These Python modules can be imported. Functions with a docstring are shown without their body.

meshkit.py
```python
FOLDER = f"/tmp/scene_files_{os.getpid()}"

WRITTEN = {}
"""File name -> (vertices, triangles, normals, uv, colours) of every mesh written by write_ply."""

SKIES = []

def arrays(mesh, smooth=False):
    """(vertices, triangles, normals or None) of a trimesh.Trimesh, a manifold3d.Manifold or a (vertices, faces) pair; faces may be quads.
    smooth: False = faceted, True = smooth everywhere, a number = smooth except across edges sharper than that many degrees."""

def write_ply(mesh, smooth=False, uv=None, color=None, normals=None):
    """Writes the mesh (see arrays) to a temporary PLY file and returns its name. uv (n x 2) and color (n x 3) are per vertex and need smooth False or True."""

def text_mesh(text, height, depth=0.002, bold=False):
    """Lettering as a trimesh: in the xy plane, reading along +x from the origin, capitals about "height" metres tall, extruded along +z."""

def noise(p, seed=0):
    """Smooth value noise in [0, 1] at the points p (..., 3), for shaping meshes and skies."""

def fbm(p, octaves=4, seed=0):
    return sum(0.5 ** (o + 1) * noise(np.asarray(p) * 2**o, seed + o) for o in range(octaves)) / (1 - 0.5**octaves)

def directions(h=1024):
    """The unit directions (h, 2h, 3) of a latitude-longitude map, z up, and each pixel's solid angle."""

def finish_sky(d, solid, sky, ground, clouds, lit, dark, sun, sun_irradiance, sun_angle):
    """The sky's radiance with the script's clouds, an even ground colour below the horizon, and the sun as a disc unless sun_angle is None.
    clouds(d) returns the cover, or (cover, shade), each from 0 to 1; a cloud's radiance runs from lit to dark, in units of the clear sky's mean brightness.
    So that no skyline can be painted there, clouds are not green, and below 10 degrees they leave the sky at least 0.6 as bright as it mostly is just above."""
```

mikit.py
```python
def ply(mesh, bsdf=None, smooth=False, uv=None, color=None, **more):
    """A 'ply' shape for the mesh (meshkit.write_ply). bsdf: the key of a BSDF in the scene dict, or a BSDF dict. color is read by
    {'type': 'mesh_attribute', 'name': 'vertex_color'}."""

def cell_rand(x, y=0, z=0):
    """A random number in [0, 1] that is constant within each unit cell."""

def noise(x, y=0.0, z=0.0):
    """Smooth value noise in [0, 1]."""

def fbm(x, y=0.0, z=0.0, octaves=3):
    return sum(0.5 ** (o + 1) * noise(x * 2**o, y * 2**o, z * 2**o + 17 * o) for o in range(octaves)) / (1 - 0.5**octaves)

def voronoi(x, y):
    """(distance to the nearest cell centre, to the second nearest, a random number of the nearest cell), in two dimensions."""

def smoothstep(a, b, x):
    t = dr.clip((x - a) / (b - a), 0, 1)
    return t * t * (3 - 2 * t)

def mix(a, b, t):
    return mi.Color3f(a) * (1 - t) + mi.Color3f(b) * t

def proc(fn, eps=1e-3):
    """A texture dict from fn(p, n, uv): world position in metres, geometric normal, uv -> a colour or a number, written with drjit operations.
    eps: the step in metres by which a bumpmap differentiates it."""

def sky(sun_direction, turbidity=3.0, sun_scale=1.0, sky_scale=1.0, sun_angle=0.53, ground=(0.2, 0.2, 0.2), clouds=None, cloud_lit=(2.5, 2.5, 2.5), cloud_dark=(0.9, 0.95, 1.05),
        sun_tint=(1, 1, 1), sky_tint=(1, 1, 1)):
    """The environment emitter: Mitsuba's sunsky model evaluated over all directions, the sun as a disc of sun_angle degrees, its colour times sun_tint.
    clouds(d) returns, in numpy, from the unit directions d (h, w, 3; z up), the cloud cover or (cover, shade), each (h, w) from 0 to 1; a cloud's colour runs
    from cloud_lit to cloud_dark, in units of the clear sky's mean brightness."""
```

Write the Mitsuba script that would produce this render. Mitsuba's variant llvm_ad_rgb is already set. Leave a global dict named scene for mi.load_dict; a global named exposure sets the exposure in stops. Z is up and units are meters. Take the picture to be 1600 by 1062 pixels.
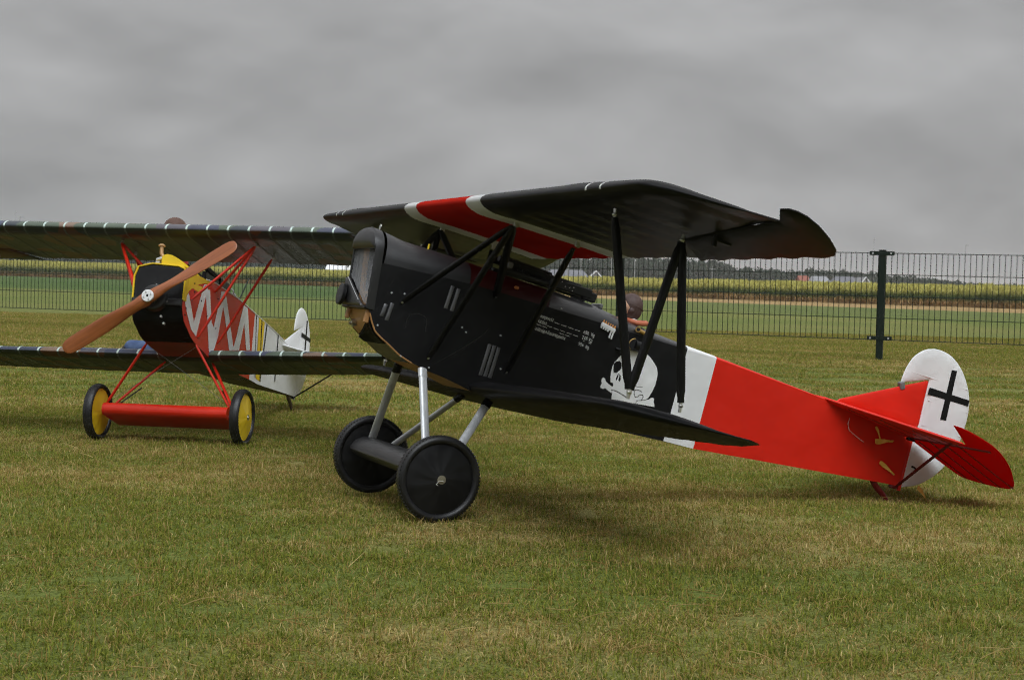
import math, random
import numpy as np, trimesh, mitsuba as mi, drjit as dr
import manifold3d as m3
import shapely
from shapely.geometry import Polygon, LineString, box as sbox
from scipy.spatial import Delaunay
import mikit, meshkit
from mikit import proc, noise, fbm, voronoi, smoothstep, mix, cell_rand

T = mi.ScalarTransform4f
scene, labels = {}, {}
rng = np.random.default_rng(7)
random.seed(7)

# ------------------------------------------------------------------ camera, sky, exposure
F_PX, PITCH, ROLL, CAM_H = 2469.0, 0.0359, 0.0263, 0.7002
_fw = np.array([0, math.cos(PITCH), -math.sin(PITCH)])
_u0 = np.array([0, math.sin(PITCH), math.cos(PITCH)])
_r = np.array([math.cos(ROLL), 0, 0]) + math.sin(ROLL) * _u0
_u = -math.sin(ROLL) * np.array([1.0, 0, 0]) + math.cos(ROLL) * _u0
CAM = np.array([0, 0, CAM_H])
HAZE = True
scene['camera'] = {'type': 'thinlens', 'fov': 2 * math.degrees(math.atan(800 / F_PX)), 'fov_axis': 'x',
                   'to_world': T().look_at(origin=CAM.tolist(), target=(CAM + _fw).tolist(), up=_u.tolist()),
                   'near_clip': 0.05, 'far_clip': 6000.0, 'aperture_radius': 0.0016, 'focus_distance': 5.2}


def sky_clouds(d):
    x, y, z = d[..., 0], d[..., 1], np.maximum(d[..., 2], 0)
    warp = 0.045 * (meshkit.fbm(np.stack([x * 5, y * 5, z * 9], -1), 3, 31) - 0.5)
    n = meshkit.fbm(np.stack([x * 9.0 + 4, y * 9.0, z * 17 + warp * 26], -1), 5, 3) - 0.5
    n2 = meshkit.fbm(np.stack([x * 4.2 + 8.3, y * 4.2 + 5.2, z * 9.5 + warp * 12 + 0.6 * x], -1), 4, 11) - 0.5
    band = meshkit.fbm(np.stack([x * 13.0 + 2, y * 13.0, z * 30.0 + warp * 50], -1), 4, 21) - 0.5
    el = np.degrees(np.arcsin(np.clip(d[..., 2], 0, 1)))
    base = np.interp(el, [0, 2, 5, 8, 11, 18, 35, 60, 90], [0.875, 0.875, 0.865, 0.845, 0.815, 0.74, 0.45, 0.15, 0.05])
    return np.ones_like(x), np.clip(base + 0.42 * n + 0.36 * n2 + 0.14 * band * np.exp(-el / 25), 0, 1)


scene['sky'] = mikit.sky((0.14, -0.56, 0.82), turbidity=4, sun_scale=0.60, sun_angle=46, ground=(0.09, 0.10, 0.04),
                         clouds=sky_clouds, cloud_lit=(4.0, 4.02, 4.06), cloud_dark=(1.0, 1.008, 1.022), sun_tint=(0.98, 1.27, 1.76))
exposure = 1.3


# ------------------------------------------------------------------ helpers
def unproj(px, py, Y):
    """The point at depth Y (metres) that stands where the measured photograph pixel is."""
    d = (px - 800) / F_PX * _r - (py - 531) / F_PX * _u + _fw
    return CAM + d * (Y / d[1])


def numbered(name):
    taken = set(labels) | set(scene)
    if name not in taken:
        return name
    for i in range(1, 2000):
        k = f'{name}_{i:03d}'
        if k not in taken:
            return k


class Frame:
    def __init__(self, O=(0, 0, 0), M=np.eye(3)):
        self.O, self.M = np.array(O, float), np.array(M, float)

    def __call__(self, v):
        return self.O + np.asarray(v, float) @ self.M.T

    def sub(self, O, M):
        return Frame(self(O), self.M @ np.array(M, float))


WORLD = Frame()


def vf(mesh):
    if isinstance(mesh, trimesh.Trimesh):
        return np.array(mesh.vertices), np.array(mesh.faces)
    if hasattr(mesh, 'to_mesh'):
        m = mesh.to_mesh()
        return np.array(m.vert_properties[:, :3], float), np.array(m.tri_verts)
    v, f = np.asarray(mesh[0], float), np.asarray(mesh[1], int)
    if f.shape[1] == 4:
        f = np.vstack([f[:, [0, 1, 2]], f[:, [0, 2, 3]]])
    return v, f


def join(*ms):
    vs, fs, n = [], [], 0
    for m in ms:
        v, f = vf(m)
        vs.append(v); fs.append(f + n); n += len(v)
    return np.vstack(vs), np.vstack(fs)


def thing(name, label, cat, group=None, kind=None):
    k = numbered(name)
    labels[k] = {'label': label, 'category': cat}
    if group: labels[k]['group'] = group
    if kind: labels[k]['kind'] = kind
    return k


def part(parent, name, mesh, mat, frame=WORLD, smooth=30, uv=None, label=None, kind=None):
    k = numbered(f'{parent}__{name}' if parent else name)
    v, f = vf(mesh)
    scene[k] = mikit.ply((frame(v), f), mat, smooth=(True if uv is not None else smooth), uv=uv)
    if label or kind:
        labels[k] = {}
        if label: labels[k]['label'] = label
        if kind: labels[k]['kind'] = kind
    return k


def struct(name, mesh, mat, smooth=True, uv=None):
    v, f = vf(mesh)
    scene[name] = mikit.ply((v, f), mat, smooth=smooth, uv=uv)
    labels[name] = {'label': name.replace('_', ' '), 'kind': 'structure'}


def norm(a):
    a = np.asarray(a, float)
    return a / np.linalg.norm(a)


def basis(d, ref=(0.12, 0.31, 0.94)):
    d = norm(d)
    ref = np.asarray(ref, float)
    if abs(d @ norm(ref)) > 0.97: ref = np.array([1.0, 0, 0])
    a = norm(ref - d * (ref @ d))
    return a, np.cross(d, a)


def loft(rings, cap=True, closed=True):
    """Rings (n, m, 3) of equal length joined by quads."""
    R = np.asarray(rings, float)
    n, m = R.shape[:2]
    i, j = np.meshgrid(np.arange(n - 1), np.arange(m if closed else m - 1), indexing='ij')
    j2 = (j + 1) % m
    q = np.stack([i * m + j, i * m + j2, (i + 1) * m + j2, (i + 1) * m + j], -1).reshape(-1, 4)
    v = R.reshape(-1, 3)
    f = np.vstack([q[:, [0, 1, 2]], q[:, [0, 2, 3]]])
    if cap and closed:
        e = []
        for row, flip in ((0, True), (n - 1, False)):
            c = len(v) + len(e) * 0
            v = np.vstack([v, R[row].mean(0)[None]])
            c = len(v) - 1
            t = np.stack([np.full(m, c), row * m + np.arange(m), row * m + (np.arange(m) + 1) % m], 1)
            e.append(t[:, ::-1] if flip else t)
        f = np.vstack([f] + e)
    return v, f


def rod(p0, p1, r0, r1=None, n=10):
    p0, p1 = np.asarray(p0, float), np.asarray(p1, float)
    r1 = r0 if r1 is None else r1
    a, b = basis(p1 - p0)
    t = np.arange(n) * 2 * np.pi / n
    c = np.cos(t)[:, None] * a + np.sin(t)[:, None] * b
    return loft([p0 + r0 * c, p1 + r1 * c])


def path(pts, r, n=8):
    pts = np.asarray(pts, float)
    r = np.broadcast_to(r, (len(pts),))
    tan = np.gradient(pts, axis=0)
    rings, a = [], basis(tan[0])[0]
    t = np.arange(n) * 2 * np.pi / n
    for p, d, rr in zip(pts, tan, r):
        d = norm(d); a = norm(a - d * (a @ d)); b = np.cross(d, a)
        rings.append(p + rr * (np.cos(t)[:, None] * a + np.sin(t)[:, None] * b))
    return loft(rings)


def strut(p0, p1, chord, thick, cdir, taper=0.25, n=16):
    """A streamlined strut: lens section, chord along cdir, ends drawn in."""
    p0, p1 = np.asarray(p0, float), np.asarray(p1, float)
    d = norm(p1 - p0); L = np.linalg.norm(p1 - p0)
    a = norm(np.asarray(cdir, float) - d * (np.asarray(cdir, float) @ d)); b = np.cross(d, a)
    t = np.arange(n) * 2 * np.pi / n
    cx, cy = np.cos(t), np.sin(t) * (1 - 0.25 * np.cos(t))
    rings = []
    for s, k in ((0, taper), (0.03, 0.75), (0.07, 1), (0.5, 1.0), (0.93, 1), (0.97, 0.75), (1, taper)):
        rings.append(p0 + d * L * s + k * (chord / 2 * cx[:, None] * a + thick / 2 * cy[:, None] * b))
    return loft(rings)


def cuboid(c, s, bevel=0.0, R=np.eye(3)):
    c, s = np.asarray(c, float), np.asarray(s, float) / 2
    if bevel <= 0:
        m = trimesh.creation.box(extents=2 * s)
        return np.array(m.vertices) @ np.asarray(R).T + c, np.array(m.faces)
    pts = []
    for k in range(3):
        e = s - bevel; e[k] = s[k]
        for sx in (-1, 1):
            for sy in (-1, 1):
                for sz in (-1, 1):
                    pts.append(e * [sx, sy, sz])
    h = trimesh.convex.convex_hull(np.array(pts))
    return np.array(h.vertices) @ np.asarray(R).T + c, np.array(h.faces)


def lathe(prof, n=40):
    """prof (r, h): revolved about the local y axis (h along y)."""
    prof = np.asarray(prof, float)
    t = np.arange(n) * 2 * np.pi / n
    rings = [np.stack([r * np.cos(t), np.full(n, h), r * np.sin(t)], 1) for r, h in prof]
    v, f = loft(rings, cap=True)
    return v, f[:, ::-1]


def ball(c, r, n=2, sc=(1, 1, 1)):
    m = trimesh.creation.icosphere(subdivisions=n)
    return np.array(m.vertices) * r * np.asarray(sc) + np.asarray(c), np.array(m.faces)


def dense(poly, step):
    return np.array(shapely.segmentize(poly.exterior, step).coords)[:-1]


def plate(pts, tmax, edge, step=0.012, curve=True):
    """A thin cushioned plate over the polygon pts (u, v): rounded rim, thickness tmax; returns vertices (u, v, w)."""
    poly = Polygon(pts)
    if not poly.is_valid: poly = poly.buffer(0)
    b = dense(poly, step)
    x0, y0, x1, y1 = poly.bounds
    g = np.stack(np.meshgrid(np.arange(x0, x1, step), np.arange(y0, y1, step)), -1).reshape(-1, 2)
    g = g + 0.13 * step * np.sin(g[:, ::-1] * 917)
    inner = poly.buffer(-0.45 * step)
    g = g[shapely.contains_xy(inner, g[:, 0], g[:, 1])]
    rim = []
    for off in (0.0015, 0.004):
        q = poly.buffer(-off)
        if q.geom_type == 'Polygon' and not q.is_empty: rim.append(dense(q, step))
    keep = poly.buffer(-0.006)
    g = g[shapely.contains_xy(keep, g[:, 0], g[:, 1])] if not keep.is_empty else g[:0]
    P = np.vstack([b] + rim + [g])
    tri = Delaunay(P).simplices
    c = P[tri].mean(1)
    tri = tri[shapely.contains_xy(poly, c[:, 0], c[:, 1])]
    a2 = np.cross(P[tri[:, 1]] - P[tri[:, 0]], P[tri[:, 2]] - P[tri[:, 0]])
    tri = tri[np.abs(a2) > 1e-10]; a2 = a2[np.abs(a2) > 1e-10]
    tri[a2 < 0] = tri[a2 < 0][:, ::-1]
    dist = shapely.distance(shapely.points(P), poly.exterior)
    w = tmax / 2 * np.sqrt(np.clip(1 - (1 - np.clip(dist / edge, 0, 1)) ** 2, 0, 1))
    w[:len(b)] = 0
    top = np.column_stack([P, w]); bot = np.column_stack([P, -w])
    nb = len(b)
    remap = np.arange(len(P)) + len(P)
    remap[:nb] = np.arange(nb)
    v = np.vstack([top, bot])
    f = np.vstack([tri, remap[tri][:, ::-1]])
    return v, f


def sheet(poly):
    v, f = trimesh.creation.triangulate_polygon(poly, engine='earcut')
    return np.asarray(v), np.asarray(f)


def tube_hull(chain, refine=0.02, rounds=8):
    """One continuous smooth body from bones [(p0, r0, p1, r1)]."""
    parts = []
    for p0, r0, p1, r1 in chain:
        a = m3.Manifold.sphere(r0, 20).translate(list(map(float, p0)))
        b = m3.Manifold.sphere(r1, 20).translate(list(map(float, p1)))
        parts.append(m3.Manifold.batch_hull([a, b]))
    M = m3.Manifold.batch_boolean(parts, m3.OpType.Add).refine_to_length(refine)
    v, f = vf(M)
    tm = trimesh.Trimesh(v, f, process=True)
    trimesh.smoothing.filter_taubin(tm, lamb=0.5, nu=0.51, iterations=rounds)
    return np.array(tm.vertices), np.array(tm.faces)


def rotz(a):
    c, s = math.cos(a), math.sin(a)
    return np.array([[c, -s, 0], [s, c, 0], [0, 0, 1.0]])


# ------------------------------------------------------------------ materials
def mat(name, base, rough=0.5, metallic=0.0, spec=0.5, **kw):
    c = base if isinstance(base, dict) else {'type': 'rgb', 'value': list(base)}
    scene[name] = {'type': 'twosided', 'bsdf': {'type': 'principled', 'base_color': c, 'roughness': rough, 'metallic': metallic, 'specular': spec, **kw}}
    return name


def C(r, g, b): return mi.Color3f(r, g, b)


def mottled(a, b, scale, amount=1.0):
    """Two close tones of one paint, mixed by noise: dust and handling."""
    def fn(p, n, uv):
        t = fbm(p.x * scale, p.y * scale, p.z * scale, 4)
        return mix(a, b, dr.clip((t - 0.35) * 2.2 * amount, 0, 1))
    return proc(fn)


mat('black_fabric', mottled((0.0055, 0.0055, 0.006), (0.010, 0.010, 0.0105), 9), 0.5, spec=0.16)
mat('black_metal', mottled((0.006, 0.006, 0.0065), (0.011, 0.011, 0.0115), 14), 0.36, spec=0.3)
mat('strut_black', mottled((0.0035, 0.0035, 0.004), (0.007, 0.007, 0.0075), 14), 0.33, spec=0.22)
mat('grey_black', mottled((0.014, 0.014, 0.015), (0.021, 0.021, 0.022), 12), 0.36, spec=0.5)
mat('deck_grey', mottled((0.022, 0.022, 0.0235), (0.030, 0.030, 0.0315), 12), 0.30, spec=0.7)
mat('matte_black', mottled((0.006, 0.006, 0.006), (0.010, 0.010, 0.010), 14), 0.7, spec=0.1)
mat('rib_wood', (0.10, 0.06, 0.03), 0.7)
mat('dark_red', mottled((0.10, 0.005, 0.005), (0.14, 0.008, 0.007), 9), 0.4, spec=0.3)
mat('maroon', mottled((0.030, 0.002, 0.002), (0.045, 0.003, 0.003), 9), 0.42, spec=0.25)
mat('red_fabric', mottled((0.60, 0.015, 0.006), (0.68, 0.020, 0.008), 6), 0.42, spec=0.22)
mat('white_fabric', mottled((0.66, 0.66, 0.66), (0.74, 0.74, 0.735), 5), 0.45, spec=0.4)
mat('white_paint', mottled((0.66, 0.66, 0.65), (0.78, 0.78, 0.77), 30), 0.5)
mat('scarlet', mottled((0.52, 0.018, 0.006), (0.60, 0.028, 0.010), 7), 0.36, spec=0.3)
mat('deep_red', mottled((0.12, 0.010, 0.008), (0.16, 0.016, 0.012), 9), 0.45)
mat('yellow_paint', mottled((0.68, 0.45, 0.014), (0.78, 0.55, 0.022), 8), 0.38, spec=0.3)
mat('rubber', mottled((0.008, 0.008, 0.009), (0.018, 0.0175, 0.017), 22), 0.42, spec=0.45)
mat('wheel_black', mottled((0.006, 0.006, 0.0065), (0.011, 0.011, 0.011), 16), 0.42, spec=0.25)
mat('steel', (0.62, 0.62, 0.60), 0.28, 1.0)
mat('alloy', mottled((0.50, 0.51, 0.52), (0.64, 0.65, 0.66), 18), 0.42, 0.45)
mat('alloy_grey', mottled((0.16, 0.16, 0.165), (0.24, 0.24, 0.24), 18), 0.42, 0.4)
mat('louvre_grey', mottled((0.07, 0.07, 0.073), (0.13, 0.13, 0.133), 25), 0.35, 0.2)
mat('brass', (0.62, 0.40, 0.14), 0.3, 1.0)
mat('leather', mottled((0.40, 0.10, 0.045), (0.50, 0.15, 0.07), 40), 0.55)
mat('helmet', mottled((0.055, 0.030, 0.026), (0.085, 0.050, 0.042), 60), 0.65)
mat('skin', (0.52, 0.30, 0.20), 0.5)
mat('cloth_white', mottled((0.60, 0.58, 0.54), (0.72, 0.70, 0.66), 40), 0.8)
mat('ribbon_yellow', mottled((0.74, 0.42, 0.07), (0.85, 0.56, 0.14), 60), 0.6)
mat('orange', (0.62, 0.24, 0.04), 0.5)
mat('jeans', mottled((0.045, 0.075, 0.16), (0.075, 0.115, 0.22), 30), 0.85)
mat('shirt_red', (0.35, 0.03, 0.03), 0.85)
mat('hair', (0.10, 0.05, 0.035), 0.7)
mat('fence_green', (0.005, 0.0125, 0.0085), 0.45, spec=0.3)
mat('roof_grey', mottled((0.13, 0.13, 0.145), (0.17, 0.17, 0.185), 0.4), 0.8)
mat('roof_light', mottled((0.20, 0.20, 0.21), (0.25, 0.25, 0.26), 0.4), 0.7)
mat('brick_red', (0.24, 0.075, 0.05), 0.8)
mat('wall_pale', (0.62, 0.61, 0.58), 0.8)
mat('car_white', (0.72, 0.73, 0.74), 0.3)
mat('glass_dark', (0.02, 0.025, 0.03), 0.1)
mat('pole_grey', (0.32, 0.33, 0.33), 0.5)


def f_cloth(p, n, uv):
    return fbm(p.x * 9, p.y * 9, p.z * 9, 3) + 0.25 * fbm(p.x * 40 + 3, p.y * 40, p.z * 40, 2)


for k_ in ('black_fabric', 'red_fabric', 'white_fabric', 'scarlet'):
    scene[k_]['bsdf'] = {'type': 'bumpmap', 'scale': 0.0045, 'height': proc(f_cloth, 0.004), 'bsdf': scene[k_]['bsdf']}


def f_wood(p, n, uv):
    g = fbm(uv.x * 9 + 0.4 * fbm(uv.x * 4, uv.y * 30), uv.y * 190, 0, 3)
    g2 = fbm(uv.x * 2.0 + 5, uv.y * 60, 3.0, 3)
    return mix((0.17, 0.045, 0.013), (0.40, 0.122, 0.036), dr.clip(0.6 * g + 0.6 * g2 - 0.1, 0, 1))


mat('prop_wood', proc(f_wood), 0.32, clearcoat=0.5, clearcoat_gloss=0.85)


def f_ply(p, n, uv):
    g = fbm(p.x * 18, p.y * 18, p.z * 70, 4)
    return mix((0.27, 0.125, 0.042), (0.42, 0.22, 0.085), g)


mat('plywood', proc(f_ply), 0.5)


def f_black_wing(p, n, uv):
    """Paint of the black biplane's upper wing by place on the wing: uv = (span, chord) in metres."""
    y, x = dr.abs(uv.x), uv.y
    b1 = 0.225 + 0.05 * (x + 0.11); b2 = 0.343 + 0.06 * (x + 0.11)
    dirt = fbm(uv.x * 9, x * 14, 1.0, 4)
    blk = mix((0.0050, 0.0050, 0.0055), (0.009, 0.009, 0.0095), dirt)
    red = mix((0.42, 0.018, 0.012), (0.52, 0.030, 0.018), dirt)
    wht = mix((0.60, 0.60, 0.59), (0.70, 0.70, 0.69), dirt)
    c = dr.select(y < b1, red, dr.select(y < b2, wht, blk))
    tape = (dr.abs(y - 1.142) < 0.0045) | (dr.abs(y - 1.060) < 0.0045)
    return dr.select(tape & (n.z > -0.25) & (x < 0.2), wht, c)


def f_band_mask(p, n, uv):
    y, x = dr.abs(uv.x), uv.y
    return dr.select(y < 0.343 + 0.06 * (x + 0.11), mi.Float(1), mi.Float(0))


scene['black_wing'] = {'type': 'blendbsdf', 'weight': proc(f_band_mask),
                       'paint': {'type': 'twosided', 'bsdf': {'type': 'principled', 'base_color': proc(f_black_wing), 'roughness': 0.42, 'specular': 0.17}},
                       'cloth': {'type': 'principledthin', 'base_color': proc(f_black_wing), 'roughness': 0.46, 'diff_trans': 0.40, 'spec_trans': 0.0, 'eta': 1.3}}
scene['red_thin'] = {'type': 'principledthin', 'base_color': mottled((0.52, 0.010, 0.006), (0.58, 0.014, 0.008), 6), 'roughness': 0.45, 'diff_trans': 1.15, 'spec_trans': 0.0, 'eta': 1.3}


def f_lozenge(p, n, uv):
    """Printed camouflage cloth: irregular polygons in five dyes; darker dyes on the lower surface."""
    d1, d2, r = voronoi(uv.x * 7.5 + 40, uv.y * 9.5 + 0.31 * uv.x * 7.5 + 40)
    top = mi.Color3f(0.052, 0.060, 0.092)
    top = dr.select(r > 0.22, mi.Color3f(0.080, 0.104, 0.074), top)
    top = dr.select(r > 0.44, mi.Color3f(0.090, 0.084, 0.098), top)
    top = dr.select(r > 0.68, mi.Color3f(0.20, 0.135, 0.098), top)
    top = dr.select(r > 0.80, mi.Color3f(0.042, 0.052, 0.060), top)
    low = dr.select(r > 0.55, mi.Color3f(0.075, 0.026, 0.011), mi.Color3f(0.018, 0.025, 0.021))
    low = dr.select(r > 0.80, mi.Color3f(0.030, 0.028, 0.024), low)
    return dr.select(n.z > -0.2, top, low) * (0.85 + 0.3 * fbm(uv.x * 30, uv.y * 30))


mat('lozenge', proc(f_lozenge), 0.42, spec=0.45)
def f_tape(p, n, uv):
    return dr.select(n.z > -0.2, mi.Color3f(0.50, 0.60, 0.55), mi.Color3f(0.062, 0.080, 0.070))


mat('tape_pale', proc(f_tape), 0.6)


# ------------------------------------------------------------------ ground
def ground_z(x, y):
    x, y = np.asarray(x, float), np.asarray(y, float)
    s = lambda a, b, t: np.clip((t - a) / (b - a), 0, 1) ** 2 * (3 - 2 * np.clip((t - a) / (b - a), 0, 1))
    return -0.038 * s(4.8, 5.8, y) + 0.116 * s(9.5, 14.5, y) - 0.078 * s(30, 60, y) + 0.004 * (meshkit.fbm(np.stack([x * 1.3, y * 1.3, 0 * x], -1), 3, 5) - 0.5)


FIELD_N = (0.0, 1.0)


def f_ground(p, n, uv):
    """Mown lawn to the fence, then mown strips, a green crop strip and a straw border along the maize."""
    x, y = p.x, p.y
    a = fbm(x * 0.9, y * 1.6, 0.0, 4)
    b = fbm(x * 5.0 + 3, y * 9.0, 2.0, 3)
    fine = noise(x * 160, y * 160)
    green, dry = mi.Color3f(0.10, 0.12, 0.028), mi.Color3f(0.23, 0.18, 0.07)
    lawn = mix(green, dry, dr.clip((a - 0.36) * 2.0 + 0.5 * (b - 0.5), 0, 1)) * (0.55 + 0.6 * fine)
    far_lawn = mix(mi.Color3f(0.074, 0.090, 0.024), mi.Color3f(0.108, 0.106, 0.034), dr.clip(0.3 + 1.7 * (fbm(x * 0.35, y * 0.22, 4.0, 4) - 0.5), 0, 1))
    c = mix(lawn, far_lawn, smoothstep(15, 24, y))
    edge1 = 50.0 - 0.55 * x + 4 * (fbm(x * 0.1, y * 0.1) - 0.5)
    crop = mix(mi.Color3f(0.034, 0.060, 0.017), mi.Color3f(0.076, 0.088, 0.028), dr.clip(0.7 * fbm(x * 0.5, y * 0.15, 7.0, 3) - 0.15 + 0.7 * smoothstep(-14, 10, x), 0, 1))
    c = mix(c, crop, smoothstep(-5, 5, y - edge1))
    front = 118.0 - 1.10 * x
    straw = mix(mi.Color3f(0.13, 0.085, 0.036), mi.Color3f(0.26, 0.175, 0.082), fbm(x * 0.6, y * 0.6, 1.0, 3))
    c = mix(c, straw, smoothstep(-30, -25, y - front) * smoothstep(-9, 6, x + 0.09 * (y - 80)))
    return c


mat('ground_mat', proc(f_ground), 0.95, spec=0.1)
yy = np.concatenate([np.arange(-14, 2, 1.0), np.arange(2, 18, 0.12), np.geomspace(18, 4500, 90)])
uu = np.linspace(-1, 1, 161)
GX = np.stack([uu * (9 + 1.3 * max(y, 0)) for y in yy]); GY = np.repeat(yy[:, None], len(uu), 1)
GZ = ground_z(GX, GY)
ni, nj = GX.shape
ii, jj = np.meshgrid(np.arange(ni - 1), np.arange(nj - 1), indexing='ij')
GQ = np.stack([ii * nj + jj, ii * nj + jj + 1, (ii + 1) * nj + jj + 1, (ii + 1) * nj + jj], -1).reshape(-1, 4)
struct('ground', (np.stack([GX, GY, GZ], -1).reshape(-1, 3), GQ), 'ground_mat')


# grass blades: patches of cut lawn, instanced
def f_blade(p, n, uv):
    """uv.x: a random number of the blade, uv.y: 0 at the root to 1 at the tip."""
    a = fbm(p.x * 0.9, p.y * 1.6, 0.0, 4)
    b = fbm(p.x * 5.0 + 3, p.y * 9.0, 2.0, 3)
    cl = fbm(p.x * 14.0, p.y * 17.0, 5.0, 2)
    dryness = dr.clip((a - 0.36) * 1.9 + 1.2 * (b - 0.5) + 1.1 * (cl - 0.5), 0, 1)
    r = uv.x
    green = mix(mi.Color3f(0.058, 0.096, 0.011), mi.Color3f(0.300, 0.305, 0.052), dr.clip(noise(r * 57.0) * 1.1 - 0.1 + 0.25 * uv.y, 0, 1))
    dry = mix(mi.Color3f(0.30, 0.195, 0.056), mi.Color3f(0.80, 0.64, 0.30), dr.square(noise(r * 91.0 + 7)))
    return dr.select(r < 0.23 + 0.52 * dryness, dry, green)


scene['blade_mat'] = {'type': 'principledthin', 'base_color': proc(f_blade), 'roughness': 0.6, 'diff_trans': 0.7, 'spec_trans': 0.0}


def grass_patch(size, n, lmin, lmax, wid, lying, seed):
    g = np.random.default_rng(seed)
    base = g.uniform(-size / 2, size / 2, (n, 2))
    L = g.uniform(lmin, lmax, n) * np.where(g.random(n) < 0.03, 1.45, 1)
    az = g.uniform(0, 2 * np.pi, n)
    lean = np.clip(g.normal(0.95, 0.42, n), 0.05, 1.5)
    lean = np.where(g.random(n) < lying, g.uniform(1.25, 1.5, n), lean)
    w = wid * g.uniform(0.55, 1.3, n)
    rnd = g.random(n)
    d = np.stack([np.cos(az), np.sin(az)], 1); s = np.stack([-np.sin(az), np.cos(az)], 1)
    V, U = [], []
    for t, bend, ww in ((0, 0.55, 1.0), (0.55, 0.8, 0.85), (1.0, 1.15, 0.0)):
        h = L * t * np.cos(lean * bend); o = L * t * np.sin(lean * bend)
        c = np.column_stack([base + d * o[:, None], h - 0.002])
        if ww > 0:
            for k in (-1, 1):
                V.append(c + np.column_stack([s * (k * w * ww / 2)[:, None], 0 * h])); U.append(np.column_stack([rnd, np.full(n, t)]))
        else:
            V.append(c); U.append(np.column_stack([rnd, np.full(n, t)]))
    V = np.stack(V, 1).reshape(-1, 3); U = np.stack(U, 1).reshape(-1, 2)
    b = np.arange(n)[:, None] * 5
    f = np.concatenate([b + [0, 1, 3], b + [0, 3, 2], b + [2, 3, 4]], 0)
    return V, f, U


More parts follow.
